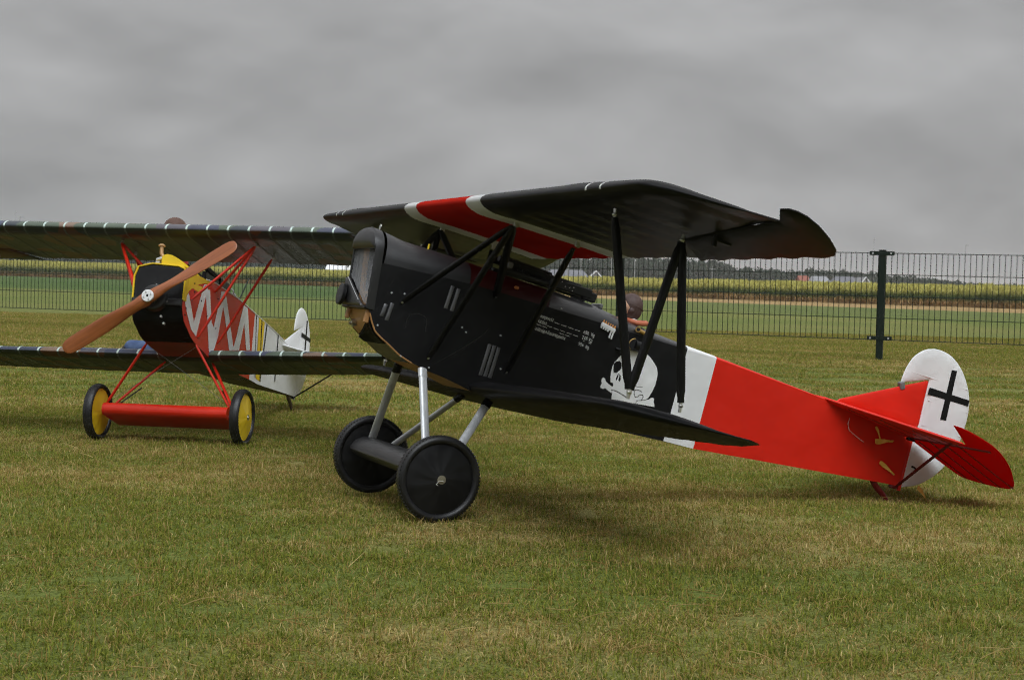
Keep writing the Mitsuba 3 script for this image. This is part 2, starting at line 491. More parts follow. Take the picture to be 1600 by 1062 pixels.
NV = 6
for k in range(NV):
    v, f, u = grass_patch(0.34, 2300, 0.010, 0.032, 0.0020, 0.26, 100 + k)
    scene[f'turf_near_{k}'] = {'type': 'shapegroup', 'blades': mikit.ply((v, f), 'blade_mat', smooth=False, uv=u)}
    v, f, u = grass_patch(0.60, 2300, 0.012, 0.031, 0.0038, 0.22, 200 + k)
    scene[f'turf_far_{k}'] = {'type': 'shapegroup', 'blades': mikit.ply((v, f), 'blade_mat', smooth=False, uv=u)}
labels['lawn_grass'] = {'label': 'short dry mown lawn grass, green mixed with straw coloured blades', 'category': 'grass', 'kind': 'stuff'}
gi = 0
g = np.random.default_rng(5)
for step, y0, y1, nm in ((0.29, 2.3, 8.6, 'near'), (0.50, 8.4, 23.0, 'far')):
    for y in np.arange(y0, y1, step):
        half = 0.36 * y + 0.75
        for x in np.arange(-half, half, step):
            X, Y = x + g.uniform(-.05, .05), y + g.uniform(-.05, .05)
            gi += 1
            sc = float(g.uniform(0.8, 1.2))
            scene[f'lawn_grass__{gi:04d}'] = {'type': 'instance', 'to_world': T().translate([X, Y, float(ground_z(X, Y))]).rotate([0, 0, 1], float(g.uniform(0, 360))).scale([1, 1, sc]),
                                               'group': {'type': 'ref', 'id': f'turf_{nm}_{g.integers(NV)}'}}

# longer dead stalks lying on the lawn
vs, fs, us, nn = [], [], [], 0
for i in range(420):
    y = 2.4 + 7 * g.random() ** 1.5; x = g.uniform(-1, 1) * (0.34 * y + 0.2)
    L = g.uniform(0.05, 0.11); az = g.uniform(0, 2 * np.pi); rise = g.uniform(0.0, 0.55)
    t = np.linspace(0, 1, 6)
    curl = az + g.uniform(-0.9, 0.9) * t
    px = x + np.cumsum(np.cos(curl)) * L / 6; py = y + np.cumsum(np.sin(curl)) * L / 6
    pz = ground_z(px, py) + 0.020 + rise * L * t * (1 - 0.5 * t)
    v, f = path(np.stack([px, py, pz], 1), 0.0009 * (1.1 - 0.6 * t), 4)
    vs.append(v); fs.append(f + nn); us.append(np.column_stack([np.full(len(v), 0.01 + 0.2 * g.random()), np.full(len(v), 0.8)])); nn += len(v)
scene['lawn_stalks'] = mikit.ply((np.vstack(vs), np.vstack(fs)), 'blade_mat', smooth=True, uv=np.vstack(us))
labels['lawn_stalks'] = {'label': 'thin pale dead grass stalks lying loose on the lawn', 'category': 'grass', 'kind': 'stuff'}



# ------------------------------------------------------------------ the biplanes (local frame: x aft, y starboard, z up from the axle)
def plane_frame(X, Y, z, yaw, pitch):
    a = np.array([math.cos(yaw) * math.cos(pitch), math.sin(yaw) * math.cos(pitch), -math.sin(pitch)])
    s = np.array([-math.sin(yaw), math.cos(yaw), 0])
    up = Frame((X, Y, z), np.stack([[math.cos(yaw), math.sin(yaw), 0], s, [0, 0, 1.0]], 1))
    return Frame((X, Y, z), np.stack([a, s, np.cross(a, s)], 1)), up


ZB = ([-0.285, -0.272, -0.255, -0.238, -0.215, -0.192, -0.145, -0.10, -0.054, 0.025, 0.107, 0.2, 0.45, 0.811, 0.94, 1.79],
      [0.432, 0.427, 0.396, 0.372, 0.358, 0.348, 0.323, 0.310, 0.300, 0.292, 0.276, 0.270, 0.272, 0.291, 0.294, 0.366])
ZT = ([-0.285, -0.275, -0.227, -0.203, -0.03, 0.05, 0.30, 0.46, 0.55, 0.7, 0.84, 0.93, 1.4, 1.79],
      [0.677, 0.677, 0.670, 0.666, 0.665, 0.662, 0.658, 0.654, 0.642, 0.626, 0.617, 0.613, 0.587, 0.584])
ZL = ([-0.285, 0.03, 0.93, 1.40, 1.79], [0.572, 0.592, 0.600, 0.582, 0.580])


def w_at(x):
    return np.interp(x, [-0.285, -0.22, 0.45, 1.79], [0.112, 0.115, 0.115, 0.008]) if np.ndim(x) or x <= 1.79 else 0.0075


def zb(x): return np.interp(x, *ZB)


def on_side(P, eps=0.0012, side=-1):
    """(x, z) points of the fuselage's side wall as local points."""
    P = np.asarray(P, float)
    return np.column_stack([P[:, 0], side * (w_at(P[:, 0]) + eps), P[:, 1]])


def side_decal(poly, eps=0.0012):
    out = []
    for b in (sbox(-1, -1, 0.45, 2), sbox(0.45, -1, 3, 2)):
        q = poly.intersection(b)
        for gm in getattr(q, 'geoms', [q]):
            if gm.geom_type == 'Polygon' and gm.area > 1e-7:
                v, f = sheet(gm)
                out.append((on_side(v, eps), f[:, ::-1] if True else f))
    return join(*out)


def wall(xs, side, top, n=3):
    """One side wall of the fuselage."""
    rows = []
    for x in xs:
        z = np.linspace(zb(x), top(x), n)
        rows.append(np.column_stack([np.full(n, x), np.full(n, side * w_at(x)), z]))
    v, f = loft(rows, cap=False, closed=False)
    return v, (f if side > 0 else f[:, ::-1])


def deck(xs, zl, zt, n=17, hole=None):
    rows = []
    t = np.linspace(0, math.pi, n)
    for x in xs:
        w = w_at(x)
        rows.append(np.column_stack([np.full(n, x), -w * np.cos(t) * np.abs(np.cos(t)) ** -0.12 if False else -w * np.cos(t), zl(x) + (zt(x) - zl(x)) * np.sin(t) ** 0.9]))
    v, f = loft(rows, cap=False, closed=False)
    f = f[:, ::-1]
    if hole is not None:
        c = v[f].mean(1)
        f = f[((c[:, 0] - hole[0]) / hole[1]) ** 2 + (c[:, 1] / hole[2]) ** 2 > 1]
    return v, f


def belly(xs, n=5):
    rows = [np.column_stack([np.full(n, x), np.linspace(-1, 1, n) * w_at(x), np.full(n, zb(x))]) for x in xs]
    return loft(rows, cap=False, closed=False)


def span_xs(a, b, step=0.05, extra=()):
    k = [a, b] + list(np.arange(math.ceil(a / step + 1e-6) * step, b, step)) + [e for e in extra if a < e < b]
    return np.unique(np.round(k, 5))


NOSE_XS = (-0.275, -0.262, -0.25, -0.238, -0.215, -0.192, -0.17, -0.145, 0.45)
CH_T = np.concatenate([[0, 0.0012, 0.0045], 0.5 * (1 - np.cos(np.linspace(0, math.pi, 21)))[2:]])


def foil(t, tk):
    lo = -0.057 * np.sqrt(np.clip(1 - (1 - np.clip(t / 0.15, 0, 1)) ** 2, 0, 1))
    q = np.clip((t - 0.28) / 0.72, 0, 1)
    up = np.where(t < 0.28, 0.080 * np.clip(1 - (1 - np.clip(t / 0.28, 0, 1)) ** 2.2, 0, 1) ** 0.52, 0.080 - 0.1348 * q ** 1.55)
    return up * tk, lo * tk


class Wing:
    def __init__(s, le, te, zle, tk, rib0, rib, ymax, scal):
        s.le, s.te, s.zle, s.tk, s.rib0, s.rib, s.ymax, s.scal = le, te, zle, tk, rib0, rib, ymax, scal

    def section(s, y, t=CH_T, off=0.0):
        ay = abs(y)
        le, te, tk = s.le(ay), s.te(ay), s.tk(ay)
        ph = math.sin(math.pi * ((y - s.rib0) / s.rib)) ** 2
        if s.scal(ay): te = te - 0.009 * ph
        c = te - le; ref = 0.508 * tk if c > 0.3 else 0.508 * tk * max(c / 0.3, 0.25)
        up, lo = foil(t, 1.0)
        sag = 0.0028 * ph * np.clip((t - 0.10) / 0.15, 0, 1) * np.clip((1 - t) / 0.2, 0, 1)
        x = le + c * t
        return x, s.zle(y) + up * ref - sag + off, s.zle(y) + lo * ref + sag - off

    def mesh(s, y0, y1):
        st = []
        k0, k1 = math.floor((y0 - s.rib0) / s.rib), math.ceil((y1 - s.rib0) / s.rib)
        for k in range(k0, k1 + 1):
            st += [s.rib0 + s.rib * (k + q / 6) for q in range(6)]
        st = np.array(st); st = st[(st > y0 + 1e-4) & (st < y1 - 1e-4)]
        tips = [a for a in (1.30, 1.33, 1.35, 1.365, 1.38, 1.40, 1.43, 1.46, 1.49, 1.51, 1.53, 1.54, 1.02, 1.06, 1.09, 1.11, 1.13, 1.16, 1.19, 1.205) for a in (a, -a) if y0 < a < y1]
        st = np.unique(np.round(np.concatenate([[y0], st, [y1], tips]), 5))
        rows = []
        for y in st:
            x, u, l = s.section(y)
            rows.append(np.column_stack([np.concatenate([x[::-1], x]), np.full(2 * len(x), y), np.concatenate([u[::-1], l])]))
        R = np.array(rows)
        n, m = R.shape[:2]
        v, f = loft(R, cap=False, closed=False)
        uv = np.column_stack([v[:, 1], v[:, 0]])
        # trailing edge strip and tips get vertices of their own
        te = np.stack([R[:, 0], R[:, -1]], 1)
        v2, f2 = loft(te, cap=False, closed=False)
        allv, allf, alluv = [v, v2], [f, f2[:, ::-1] + len(v)], [uv, np.column_stack([v2[:, 1], v2[:, 0]])]
        cnt = len(v) + len(v2)
        for row, flip in ((0, False), (n - 1, True)):
            P = R[row]; h = m // 2
            strip = np.stack([P[:h][::-1], P[h:]], 1)
            v3, f3 = loft(strip, cap=False, closed=False)
            allv.append(v3); allf.append((f3[:, ::-1] if flip else f3) + cnt); alluv.append(np.column_stack([v3[:, 1], v3[:, 0]])); cnt += len(v3)
        return np.vstack(allv), np.vstack(allf)[:, ::-1], np.vstack(alluv)

    def tape(s, y, w=0.009):
        rows = []
        t = CH_T[:-1]
        for yy in (y - w / 2, y + w / 2):
            x, u, l = s.section(y, t, off=0.0009)
            x = x.copy(); x[:3] -= [0.0012, 0.0008, 0.0003]
            rows.append(np.column_stack([np.concatenate([x[::-1], x]), np.full(2 * len(x), yy), np.concatenate([u[::-1], l])]))
        v, f = loft(rows, cap=False, closed=False)
        return v, f[:, ::-1]


def upper_wing(rib0, rib):
    hinge = lambda a: np.interp(a, [0.965, 1.55], [0.242, 0.170])
    le = lambda a: float(np.interp(a, [0, 1.31, 1.34, 1.36, 1.375, 1.40, 1.44, 1.49, 1.53, 1.55], [-0.110, -0.110, -0.106, -0.096, -0.080, -0.052, -0.005, 0.068, 0.130, 0.162]))
    te = lambda a: float(0.398 if a < 0.87 else hinge(a) if a > 0.965 else np.interp(a, [0.87, 0.965], [0.385, 0.242]))
    return Wing(le, te, lambda y: float(np.interp(abs(y), [0, 1.40, 1.55], [0.8135, 0.8125, 0.797])), lambda a: float(np.interp(a, [0, 0.9, 1.31, 1.40, 1.51, 1.55], [1, 1, 0.60, 0.48, 0.32, 0.25])), rib0, rib, 1.55, lambda a: a < 0.87)


def lower_wing(rib0, rib):
    le = lambda a: float(np.interp(a, [0, 0.98, 1.03, 1.06, 1.075, 1.10, 1.15, 1.20, 1.215], [0.100, 0.100, 0.104, 0.118, 0.135, 0.180, 0.280, 0.400, 0.440]))
    te = lambda a: float(np.interp(a, [0, 1.0, 1.19, 1.215], [0.488, 0.488, 0.482, 0.462]))
    return Wing(le, te, lambda y: 0.2865 + (0.025 * -y if y < 0 else -0.004 * y), lambda a: float(np.interp(a, [0, 0.5, 1.05, 1.215], [0.82, 0.78, 0.55, 0.22])), rib0, rib, 1.215, lambda a: a < 1.1)


def aileron(sg, delta):
    pts = [(0.104, 1.630), (0.106, 1.660), (0.122, 1.676), (0.150, 1.678), (0.200, 1.656), (0.262, 1.612), (0.318, 1.562), (0.350, 1.514), (0.362, 1.46)]
    ys = np.linspace(1.44, 0.85, 37)
    pts += [(0.362 + 0.012 * (1.44 - y) / 0.6 - 0.008 * math.sin(math.pi * (y - 1.44) / 0.118) ** 2, y) for y in ys]
    pts += [(0.376, 0.838), (0.232, 0.972), (0.160, 1.548)]
    v, f = plate(pts, 0.015, 0.05, 0.014)
    hx = 0.235
    d = math.radians(delta)
    x, y, w = v[:, 0] - hx, v[:, 1], v[:, 2] * np.clip(1.15 - 4.2 * np.clip(v[:, 0] - hx, 0, 1), 0.3, 1.2)
    P = np.column_stack([hx + x * math.cos(d) + w * math.sin(d), sg * y, 0.787 - x * math.sin(d) + w * math.cos(d)])
    return P, (f if sg > 0 else f[:, ::-1])


def uv_of(v):
    return np.column_stack([v[:, 1], v[:, 0]])


def tail_z(x): return 0.585 - 0.097 * (x - 1.40)


def tailplane(sg):
    pts = [(1.385, 0.0), (1.405, 0.035), (1.60, 0.19), (1.70, 0.27), (1.765, 0.325), (1.787, 0.335), (1.790, 0.0)]
    v, f = plate(pts, 0.016, 0.02, 0.014)
    P = np.column_stack([v[:, 0], sg * v[:, 1], tail_z(v[:, 0]) + v[:, 2]])
    return P, (f if sg > 0 else f[:, ::-1])


def elev(P, sg, EDEL):
    """(t aft of the hinge, |y|, w) to local."""
    t, y, w = P[:, 0], P[:, 1], P[:, 2]
    return np.column_stack([1.795 + t * math.cos(EDEL) + w * math.sin(EDEL), sg * y, tail_z(1.79) - t * math.sin(EDEL) + w * math.cos(EDEL)])


ELEV = [(0.004, 0.014), (0.06, 0.020), (0.16, 0.034), (0.225, 0.046), (0.255, 0.062), (0.268, 0.10), (0.277, 0.16), (0.283, 0.22), (0.283, 0.275), (0.268, 0.318), (0.238, 0.353), (0.192, 0.390), (0.13, 0.438), (0.057, 0.478),
        (0.005, 0.494), (-0.04, 0.490), (-0.09, 0.462), (-0.118, 0.428), (-0.127, 0.400), (-0.10, 0.388), (-0.002, 0.338)]
RUD = [(1.826, 0.372), (1.812, 0.368), (1.835, 0.366), (1.893, 0.384), (1.945, 0.420), (1.985, 0.463), (2.018, 0.520), (2.037, 0.583), (2.043, 0.645), (2.041, 0.703), (2.028, 0.750), (2.002, 0.795), (1.965, 0.836), (1.92, 0.865),
       (1.878, 0.876), (1.834, 0.876), (1.800, 0.866), (1.777, 0.852), (1.750, 0.826), (1.733, 0.790), (1.724, 0.750), (1.722, 0.722), (1.838, 0.762), (1.842, 0.60), (1.822, 0.45)]
def chaikin(P, hard, rounds=2):
    """Rounds the corners of a closed outline, but for the points in hard."""
    P = [tuple(p) + (i in hard,) for i, p in enumerate(P)]
    for _ in range(rounds):
        Q = []
        for i, p in enumerate(P):
            a, b = P[i - 1], P[(i + 1) % len(P)]
            if p[2]: Q.append(p)
            else:
                Q += [(0.25 * a[0] + 0.75 * p[0], 0.25 * a[1] + 0.75 * p[1], False), (0.25 * b[0] + 0.75 * p[0], 0.25 * b[1] + 0.75 * p[1], False)]
        P = Q
    return [(x, y) for x, y, _ in P]


RUD = chaikin(RUD[2:], {0, 19, 20, 21, 22}, 2)
ELEV = chaikin(ELEV, {0, 1, 18, 19, 20}, 2)


def tyre_profile(R, w, st_w):
    t = np.linspace(0, 2 * np.pi, 21)[:-1]
    prof = [(R - w + w * math.cos(a), st_w * math.sin(a)) for a in t]
    return prof + [prof[0]]


def tyre_mesh(R, w, st_w, n=64):
    prof = tyre_profile(R, w, st_w)
    t = np.arange(n) * 2 * np.pi / n
    rings = [np.stack([r * np.cos(t), np.full(n, h), r * np.sin(t)], 1) for r, h in prof]
    v, f = loft(rings, cap=False)
    return v, f


def gun_mesh(x0, x1, x2, y, z0, slope):
    """Perforated jacket from x0 to x1 and receiver to x2."""
    ms = []
    zz = lambda x: z0 + slope * (x - x0)
    for k in range(10):
        a = 2 * np.pi * k / 10
        o = np.array([0, math.cos(a), math.sin(a)]) * 0.0105
        ms.append(rod(np.array([x0, y, zz(x0)]) + o, np.array([x1, y, zz(x1)]) + o, 0.0022, n=5))
    for x in np.arange(x0, x1 + 0.001, 0.0115):
        t = np.arange(14) * 2 * np.pi / 14
        c = [(x, y + 0.0105 * math.cos(a), zz(x) + 0.0105 * math.sin(a)) for a in np.append(t, 0)]
        ms.append(path(c, 0.0019, 4))
    ms.append(rod((x0 - 0.02, y, zz(x0 - 0.02)), (x1, y, zz(x1)), 0.0048, n=10))
    return join(*ms)


def build_plane(fr, up, st):
    """The whole aeroplane; st: its style."""
    A = thing(st['name'], st['label'], 'biplane', 'model biplanes parked on the lawn')
    P = lambda nm, mesh, m, **k: part(A, nm, mesh, m, fr, **k)
    PP = lambda par, nm, mesh, m, **k: part(par, nm, mesh, m, fr, **k)
    black = st['kind'] == 'black'
    zl0 = (lambda x: float(np.interp(x, *ZL))) if black else (lambda x: float(np.interp(x, [-0.27, 0.02, 0.06, 1.2, 1.8], [0.594, 0.606, 0.6165, 0.6165, 0.600])))
    zt0 = (lambda x: float(np.interp(x, *ZT))) if black else (lambda x: zl0(x) + 0.010)
    # --- fuselage skin
    if black:
        runs = [('fuselage', -0.285, 0.815, 'black_fabric'), ('white_band', 0.815, 0.935, 'white_fabric'), ('tail_section', 0.935, 1.817, 'red_fabric')]
    else:
        runs = [('fuselage', -0.27, 0.765, 'scarlet'), ('tail_section', 0.765, 1.817, 'white_fabric')]
    side_keys = {}
    for nm, a, b, m in runs:
        xs = span_xs(a, b, 0.05, NOSE_XS)
        ms = [wall(xs, -1, zl0), wall(xs, 1, zl0)]
        if nm != 'fuselage': ms += [deck(xs, zl0, zt0), belly(xs)]
        side_keys[nm] = P(nm, join(*ms), m, smooth=24)
    F = side_keys['fuselage']
    if black:
        # the deck: nose cowl, dark red panel, rear deck with the cockpit opening
        P('nose_cowl', deck(span_xs(-0.268, 0.012, 0.02), zl0, zt0, 25), 'grey_black', smooth=60)
        P('deck_panel', deck(span_xs(0.013, 0.286, 0.03), zl0, zt0, 17), 'maroon', smooth=60, label='dark red panel of the top deck beside the guns')
        P('rear_deck', deck(span_xs(0.287, 0.815, 0.012), zl0, zt0, 33, hole=(0.636, 0.040, 0.058)), 'deck_grey', smooth=60)
        P('belly', belly(span_xs(0.20, 0.815, 0.05)), 'black_fabric')
        P('belly_panel', belly(span_xs(-0.10, 0.20, 0.02)), 'plywood', label='bare brown plywood belly panel')
        cw = [(0.636 + 0.042 * math.cos(a), 0.061 * math.sin(a)) for a in np.linspace(0, 2 * np.pi, 49)]
        rim = [(x, y, zl0(x) + (zt0(x) - zl0(x)) * math.sqrt(max(1 - (y / w_at(x)) ** 2, 0)) ** 0.9 + 0.003 + 0.22 * max(x - 0.60, 0)) for x, y in cw]
        P('cockpit_rim', path(rim, 0.0085, 10), 'leather', smooth=60, label='orange brown padded leather cockpit rim')
        P('cockpit_floor', cuboid((0.636, 0, 0.50), (0.16, 0.16, 0.02)), 'black_metal')
    else:
        P('top_deck', deck(span_xs(0.02, 0.765, 0.03), zl0, zt0, 13), 'scarlet', smooth=60)
        P('belly_front', belly(span_xs(-0.085, 0.245, 0.02)), 'deep_red', label='dark red front of the belly')
        P('belly', belly(span_xs(0.246, 0.764, 0.05)), 'belly_brown', label='brown varnished belly behind the wheels')
        v, f = belly(span_xs(0.766, 1.78, 0.05)); v = v - [0, 0, 0.0015]
        P('rear_belly', (v, f), 'belly_brown')
        edge = [(x, -w_at(x) - 0.001, zl0(x) + 0.001) for x in np.linspace(-0.02, 1.75, 30)]
        P('edge_piping', path(edge, 0.0028, 6), 'white_fabric', label='thin white piping along the top edge')
    # --- nose
    if black:
        build_black_nose(A, F, P, PP)
    else:
        build_red_nose(A, F, P, PP)
    # --- wings
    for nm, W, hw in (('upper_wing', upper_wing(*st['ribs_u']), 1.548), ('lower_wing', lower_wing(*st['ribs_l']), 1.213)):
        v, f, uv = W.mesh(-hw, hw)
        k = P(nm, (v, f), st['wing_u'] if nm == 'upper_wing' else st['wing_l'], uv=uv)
        if black and nm == 'upper_wing':
            ms = []
            for n in range(-4, 4):
                y = st['ribs_u'][0] + st['ribs_u'][1] * n
                x, u, l = W.section(y, CH_T[4:-2], off=-0.0025)
                q = np.stack([np.column_stack([x, np.full(len(x), y + o), z]) for z, o in ((u, -0.004), (u, 0.004), (l, 0.004), (l, -0.004))], 1)
                ms.append(loft(q))
            PP(k, 'inner_ribs', join(*ms, cuboid((0.03, 0, 0.815), (0.012, 0.90, 0.030)), cuboid((0.215, 0, 0.808), (0.010, 0.90, 0.022))), 'rib_wood', kind='stuff')
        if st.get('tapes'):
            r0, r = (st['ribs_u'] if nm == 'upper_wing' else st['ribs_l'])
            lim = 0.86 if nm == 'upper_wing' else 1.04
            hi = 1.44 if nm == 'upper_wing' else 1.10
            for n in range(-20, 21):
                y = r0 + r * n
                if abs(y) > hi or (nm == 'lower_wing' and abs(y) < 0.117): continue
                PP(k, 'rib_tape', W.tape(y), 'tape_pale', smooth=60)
        if nm == 'upper_wing':
            for sg in (-1, 1):
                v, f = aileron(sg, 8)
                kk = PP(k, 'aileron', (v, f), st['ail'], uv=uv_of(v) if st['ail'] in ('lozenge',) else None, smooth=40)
            for sg in (-1, 1):
                PP(k, 'aileron_horn', join(cuboid((0.235, sg * 1.18, 0.779), (0.055, 0.010, 0.016), 0.003), cuboid((0.215, sg * 1.18, 0.771), (0.012, 0.008, 0.028), 0.002)), 'black_metal')
    # --- struts
    sm, fit = st['strut'], 'steel'
    for sg in (-1, 1):
        y, yl, zl_ = (sg * 1.062, sg * 1.08, 0.350 if sg < 0 else 0.325) if sg < 0 or not black else (0.955, 1.0, 0.322)
        a, b, c, d = (-0.018, y, 0.778), (0.143 if sg < 0 or not black else 0.185, yl, zl_), (0.186, y, 0.772), (0.296 if sg < 0 or not black else 0.335, yl, zl_ + 0.004)
        for p0, p1 in ((a, b), (c, d), (c, b)):
            p0, p1 = np.array(p0), np.array(p1)
            q0 = p0 + (p1 - p0) * 0.025; q1 = p1 + (p0 - p1) * 0.03
            k = P('wing_strut', strut(q0, q1, 0.0255, 0.0115, (1, 0, 0), 0.8), sm, smooth=50)
            if p1 is not b or p0[0] < 0.1:
                PP(k, 'strut_fitting', join(rod(p0 + [0, 0, 0.010], q0, 0.0042, n=8), ball(p0 + (p1 - p0) * 0.012, 0.0062, 1)), fit)
                PP(k, 'strut_fitting', join(rod(p1 - [0, 0, 0.012], q1, 0.0042, n=8), ball(p1 + (p0 - p1) * 0.012, 0.0062, 1)), fit)
        ft, rt = np.array((0.022, sg * 0.318, 0.777)), np.array((0.222, sg * 0.335, 0.772))
        lows = [(-0.184, 0.117, 0.476), (-0.055, 0.117, 0.335), (0.105, 0.117, 0.575)]
        for i, lo in enumerate(lows):
            lo = np.array([lo[0], sg * lo[1], lo[2]])
            k = P('cabane_strut', strut(ft + (lo - ft) * 0.02, lo, 0.021 if i < 2 else 0.026, 0.011, (1, 0, 0.2), 0.6), sm, smooth=50)
            PP(k, 'strut_fitting', join(rod(lo, lo + (ft - lo) * 0.012, 0.005, n=8)), fit)
        lo = np.array([0.204, sg * 0.117, 0.360])
        k = P('cabane_strut', strut(rt + (lo - rt) * 0.02, lo, 0.023, 0.011, (1, 0, 0.2), 0.6), sm, smooth=50)
        PP(k, 'strut_fitting', join(rod(lo, lo + (rt - lo) * 0.015, 0.005, n=8)), fit)
        P('wing_bracket', join(cuboid(ft + [0.006, 0, 0.006], (0.014, 0.006, 0.022), 0.002), rod(ft + [0.010, -0.006, 0.0], ft + [0.010, 0.006, 0.0], 0.006, n=12)), fit)
        P('wing_bracket', join(cuboid(rt + [0.006, 0, 0.008], (0.014, 0.006, 0.022), 0.002), rod(rt + [0.010, -0.006, 0.002], rt + [0.010, 0.006, 0.002], 0.006, n=12)), fit)
    # --- undercarriage
    hy = st['track'] / 2
    pd = st['pitch']
    for sg in (-1, 1):
        for top, bot, cd in (((-0.062, 0.113, 0.302), (-0.030, hy - 0.052, 0.036), (1, 0, 0)), ((0.175, 0.113, 0.262), (0.036, hy - 0.056, 0.036), (1, 0, 0.4))):
            a = np.array([top[0], sg * top[1], top[2]]); b = np.array([bot[0], sg * bot[1], bot[2]])
            k = P('gear_strut', strut(a, b, st['gear_w'], st['gear_w'] * 0.55, cd, 0.7), st['gear'], smooth=50)
            if black:
                PP(k, 'strut_tip', strut(a + (a - b) * 0.004, a + (b - a) * 0.10, st['gear_w'] * 1.12, st['gear_w'] * 0.64, cd, 0.7), 'black_metal' if sg > 0 or top[0] > 0 else 'alloy', smooth=50)
    t = CH_T
    if black:
        up_, lo_ = 0.048 * np.sin(np.pi * t ** 0.62) ** 0.9 + 0.004, -0.022 * np.sin(np.pi * t ** 0.7)
    else:
        lin = -0.036 * np.clip((t - 0.14) / 0.86, 0, 1)
        arc = np.sqrt(np.clip(1 - (1 - np.clip(t / 0.14, 0, 1)) ** 2, 0, 1))
        up_, lo_ = 0.030 * arc + lin * 1.25 + 0.001, -0.024 * arc + lin * 0.55 - 0.001
    c0, c1 = (-0.092, 0.100) if black else (-0.075, 0.135)
    x = c0 + (c1 - c0) * t
    rows = [np.column_stack([np.concatenate([x[::-1], x[1:-1]]), np.full(2 * len(x) - 2, y), 0.004 + np.concatenate([up_[::-1], lo_[1:-1]])]) for y in np.linspace(-(hy - 0.048), hy - 0.048, 13)]
    P('axle_fairing', loft(rows), st['fairing'], smooth=40)
    P('axle', rod((0, -hy - 0.03, 0), (0, hy + 0.03, 0), 0.0055), 'steel')
    R = st['R']
    for sg in (-1, 1):
        wf = up.sub((0, sg * hy, 0), np.eye(3))
        k = part(A, 'wheel', tyre_mesh(R, st['tyre'], st['tyre_w']), 'rubber', wf, smooth=60, label=None)
        for s2, hh in ((sg, 0.026), (-sg, 0.020)):
            n = 48
            tt = np.arange(n) * 2 * np.pi / n
            rings = []
            for r, h in ((R - 1.75 * st['tyre'], 0.006), (R - 1.95 * st['tyre'], 0.0105), (R * 0.5, 0.0160), (0.03, hh - 0.003), (0.016, hh), (0.0, hh + 0.0005)):
                wob = 1 + 0.00 * np.cos(tt)
                rings.append(np.stack([max(r, 1e-4) * np.cos(tt), s2 * (h + 0.0009 * np.sin(5 * tt + r * 40) * min(r / 0.05, 1) + 0.0006 * np.sin(11 * tt + r * 25) * min(r / 0.05, 1)), max(r, 1e-4) * np.sin(tt)], 1))
            v, f = loft(rings, cap=False)
            part(k, 'wheel_cover', (v, f), st['cover'], wf, smooth=50)
        hub = lathe([(0.0, 0.030), (0.006, 0.030), (0.0065, 0.028), (0.0065, 0.0275), (0.0130, 0.0272), (0.0130, 0.020), (0.0, 0.020)], 18)
        v, f = hub
        v = v * [1, sg, 1]
        part(k, 'hub_nut', (v, f if sg > 0 else f[:, ::-1]), 'steel' if not black else 'brass_dull', wf, smooth=30)
        if black:
            part(k, 'hub_tie', path(np.array([(0.004, sg * 0.032, -0.004), (-0.010, sg * 0.033, -0.002), (-0.018, sg * 0.031, -0.012), (-0.012, sg * 0.030, -0.016)]), 0.0010, 5), 'cloth_white', wf)
        if black:
            tr = []
            for q in range(72):
                a = 2 * np.pi * q / 72
                for h in (-1, 1):
                    c = np.array([(R - 0.0022) * math.cos(a), h * 0.0085, (R - 0.0022) * math.sin(a)])
                    Rm = np.stack([[math.cos(a), 0, math.sin(a)], [0, 1, 0], [-math.sin(a), 0, math.cos(a)]], 1) @ np.array([[1, 0, 0], [0, math.cos(0.6 * h), -math.sin(0.6 * h)], [0, math.sin(0.6 * h), math.cos(0.6 * h)]])
                    tr.append(cuboid(c, (0.0030, 0.011, 0.0034), 0, Rm))
            part(k, 'tread', join(*tr), 'rubber', wf, kind='stuff')
    if st.get('wires'):
        a = [np.array((-0.05, s * 0.113, 0.296)) for s in (-1, 1)]; b = [np.array((-0.02, s * (hy - 0.055), 0.045)) for s in (-1, 1)]
        P('brace_wire', rod(a[0], b[1], 0.0009, n=5), 'alloy_grey'); P('brace_wire', rod(a[1], b[0], 0.0009, n=5), 'alloy_grey')
        for sg in (-1, 1):
            P('shock_cord', rod((0.06, sg * (hy - 0.07), 0.045), (0.12, sg * 0.19, 0.13), 0.003, n=6), 'black_metal')
    # --- tail
    fin = [(1.480, 0.590), (1.490, 0.602), (1.830, 0.757), (1.838, 0.757), (1.842, 0.60), (1.835, 0.575)]
    v, f = plate(fin, 0.014, 0.03, 0.014)
    P('fin', (np.column_stack([v[:, 0], v[:, 2], v[:, 1]]), f[:, ::-1]), st['fin'], smooth=40)
    v, f = plate(RUD, 0.016, 0.04, 0.014)
    k = P('rudder', (np.column_stack([v[:, 0], v[:, 2], v[:, 1]]), f[:, ::-1]), 'white_fabric', smooth=40)
    for sg in (-1, 1):
        ver = Polygon([(1.918, 0.820), (1.941, 0.823), (1.947, 0.640), (1.921, 0.637)]); hor = Polygon([(1.842, 0.736), (2.026, 0.735), (2.026, 0.713), (1.842, 0.710)])
        sh = ver.union(hor)
        b = shapely.segmentize(sh, 0.01)
        v, f = sheet(b)
        PP(k, 'cross', (np.column_stack([v[:, 0], np.full(len(v), sg * 0.0092), v[:, 1]]), f if sg < 0 else f[:, ::-1]), 'black_fabric', label='black straight cross painted on the white rudder')
        for z0, z1, xx in ((0.60, 0.60, (1.85, 2.03)), (0.69, 0.69, (1.85, 2.035)), (0.77, 0.77, (1.76, 2.01))):
            PP(k, 'rudder_rib', rod((xx[0], sg * 0.0072, z0), (xx[1], sg * 0.0066, z1), 0.0016, n=6), 'white_fabric')
    P('rudder_post', rod((1.8265, 0, 0.352), (1.8265, 0, 0.60), 0.0068, n=10), st['post'])
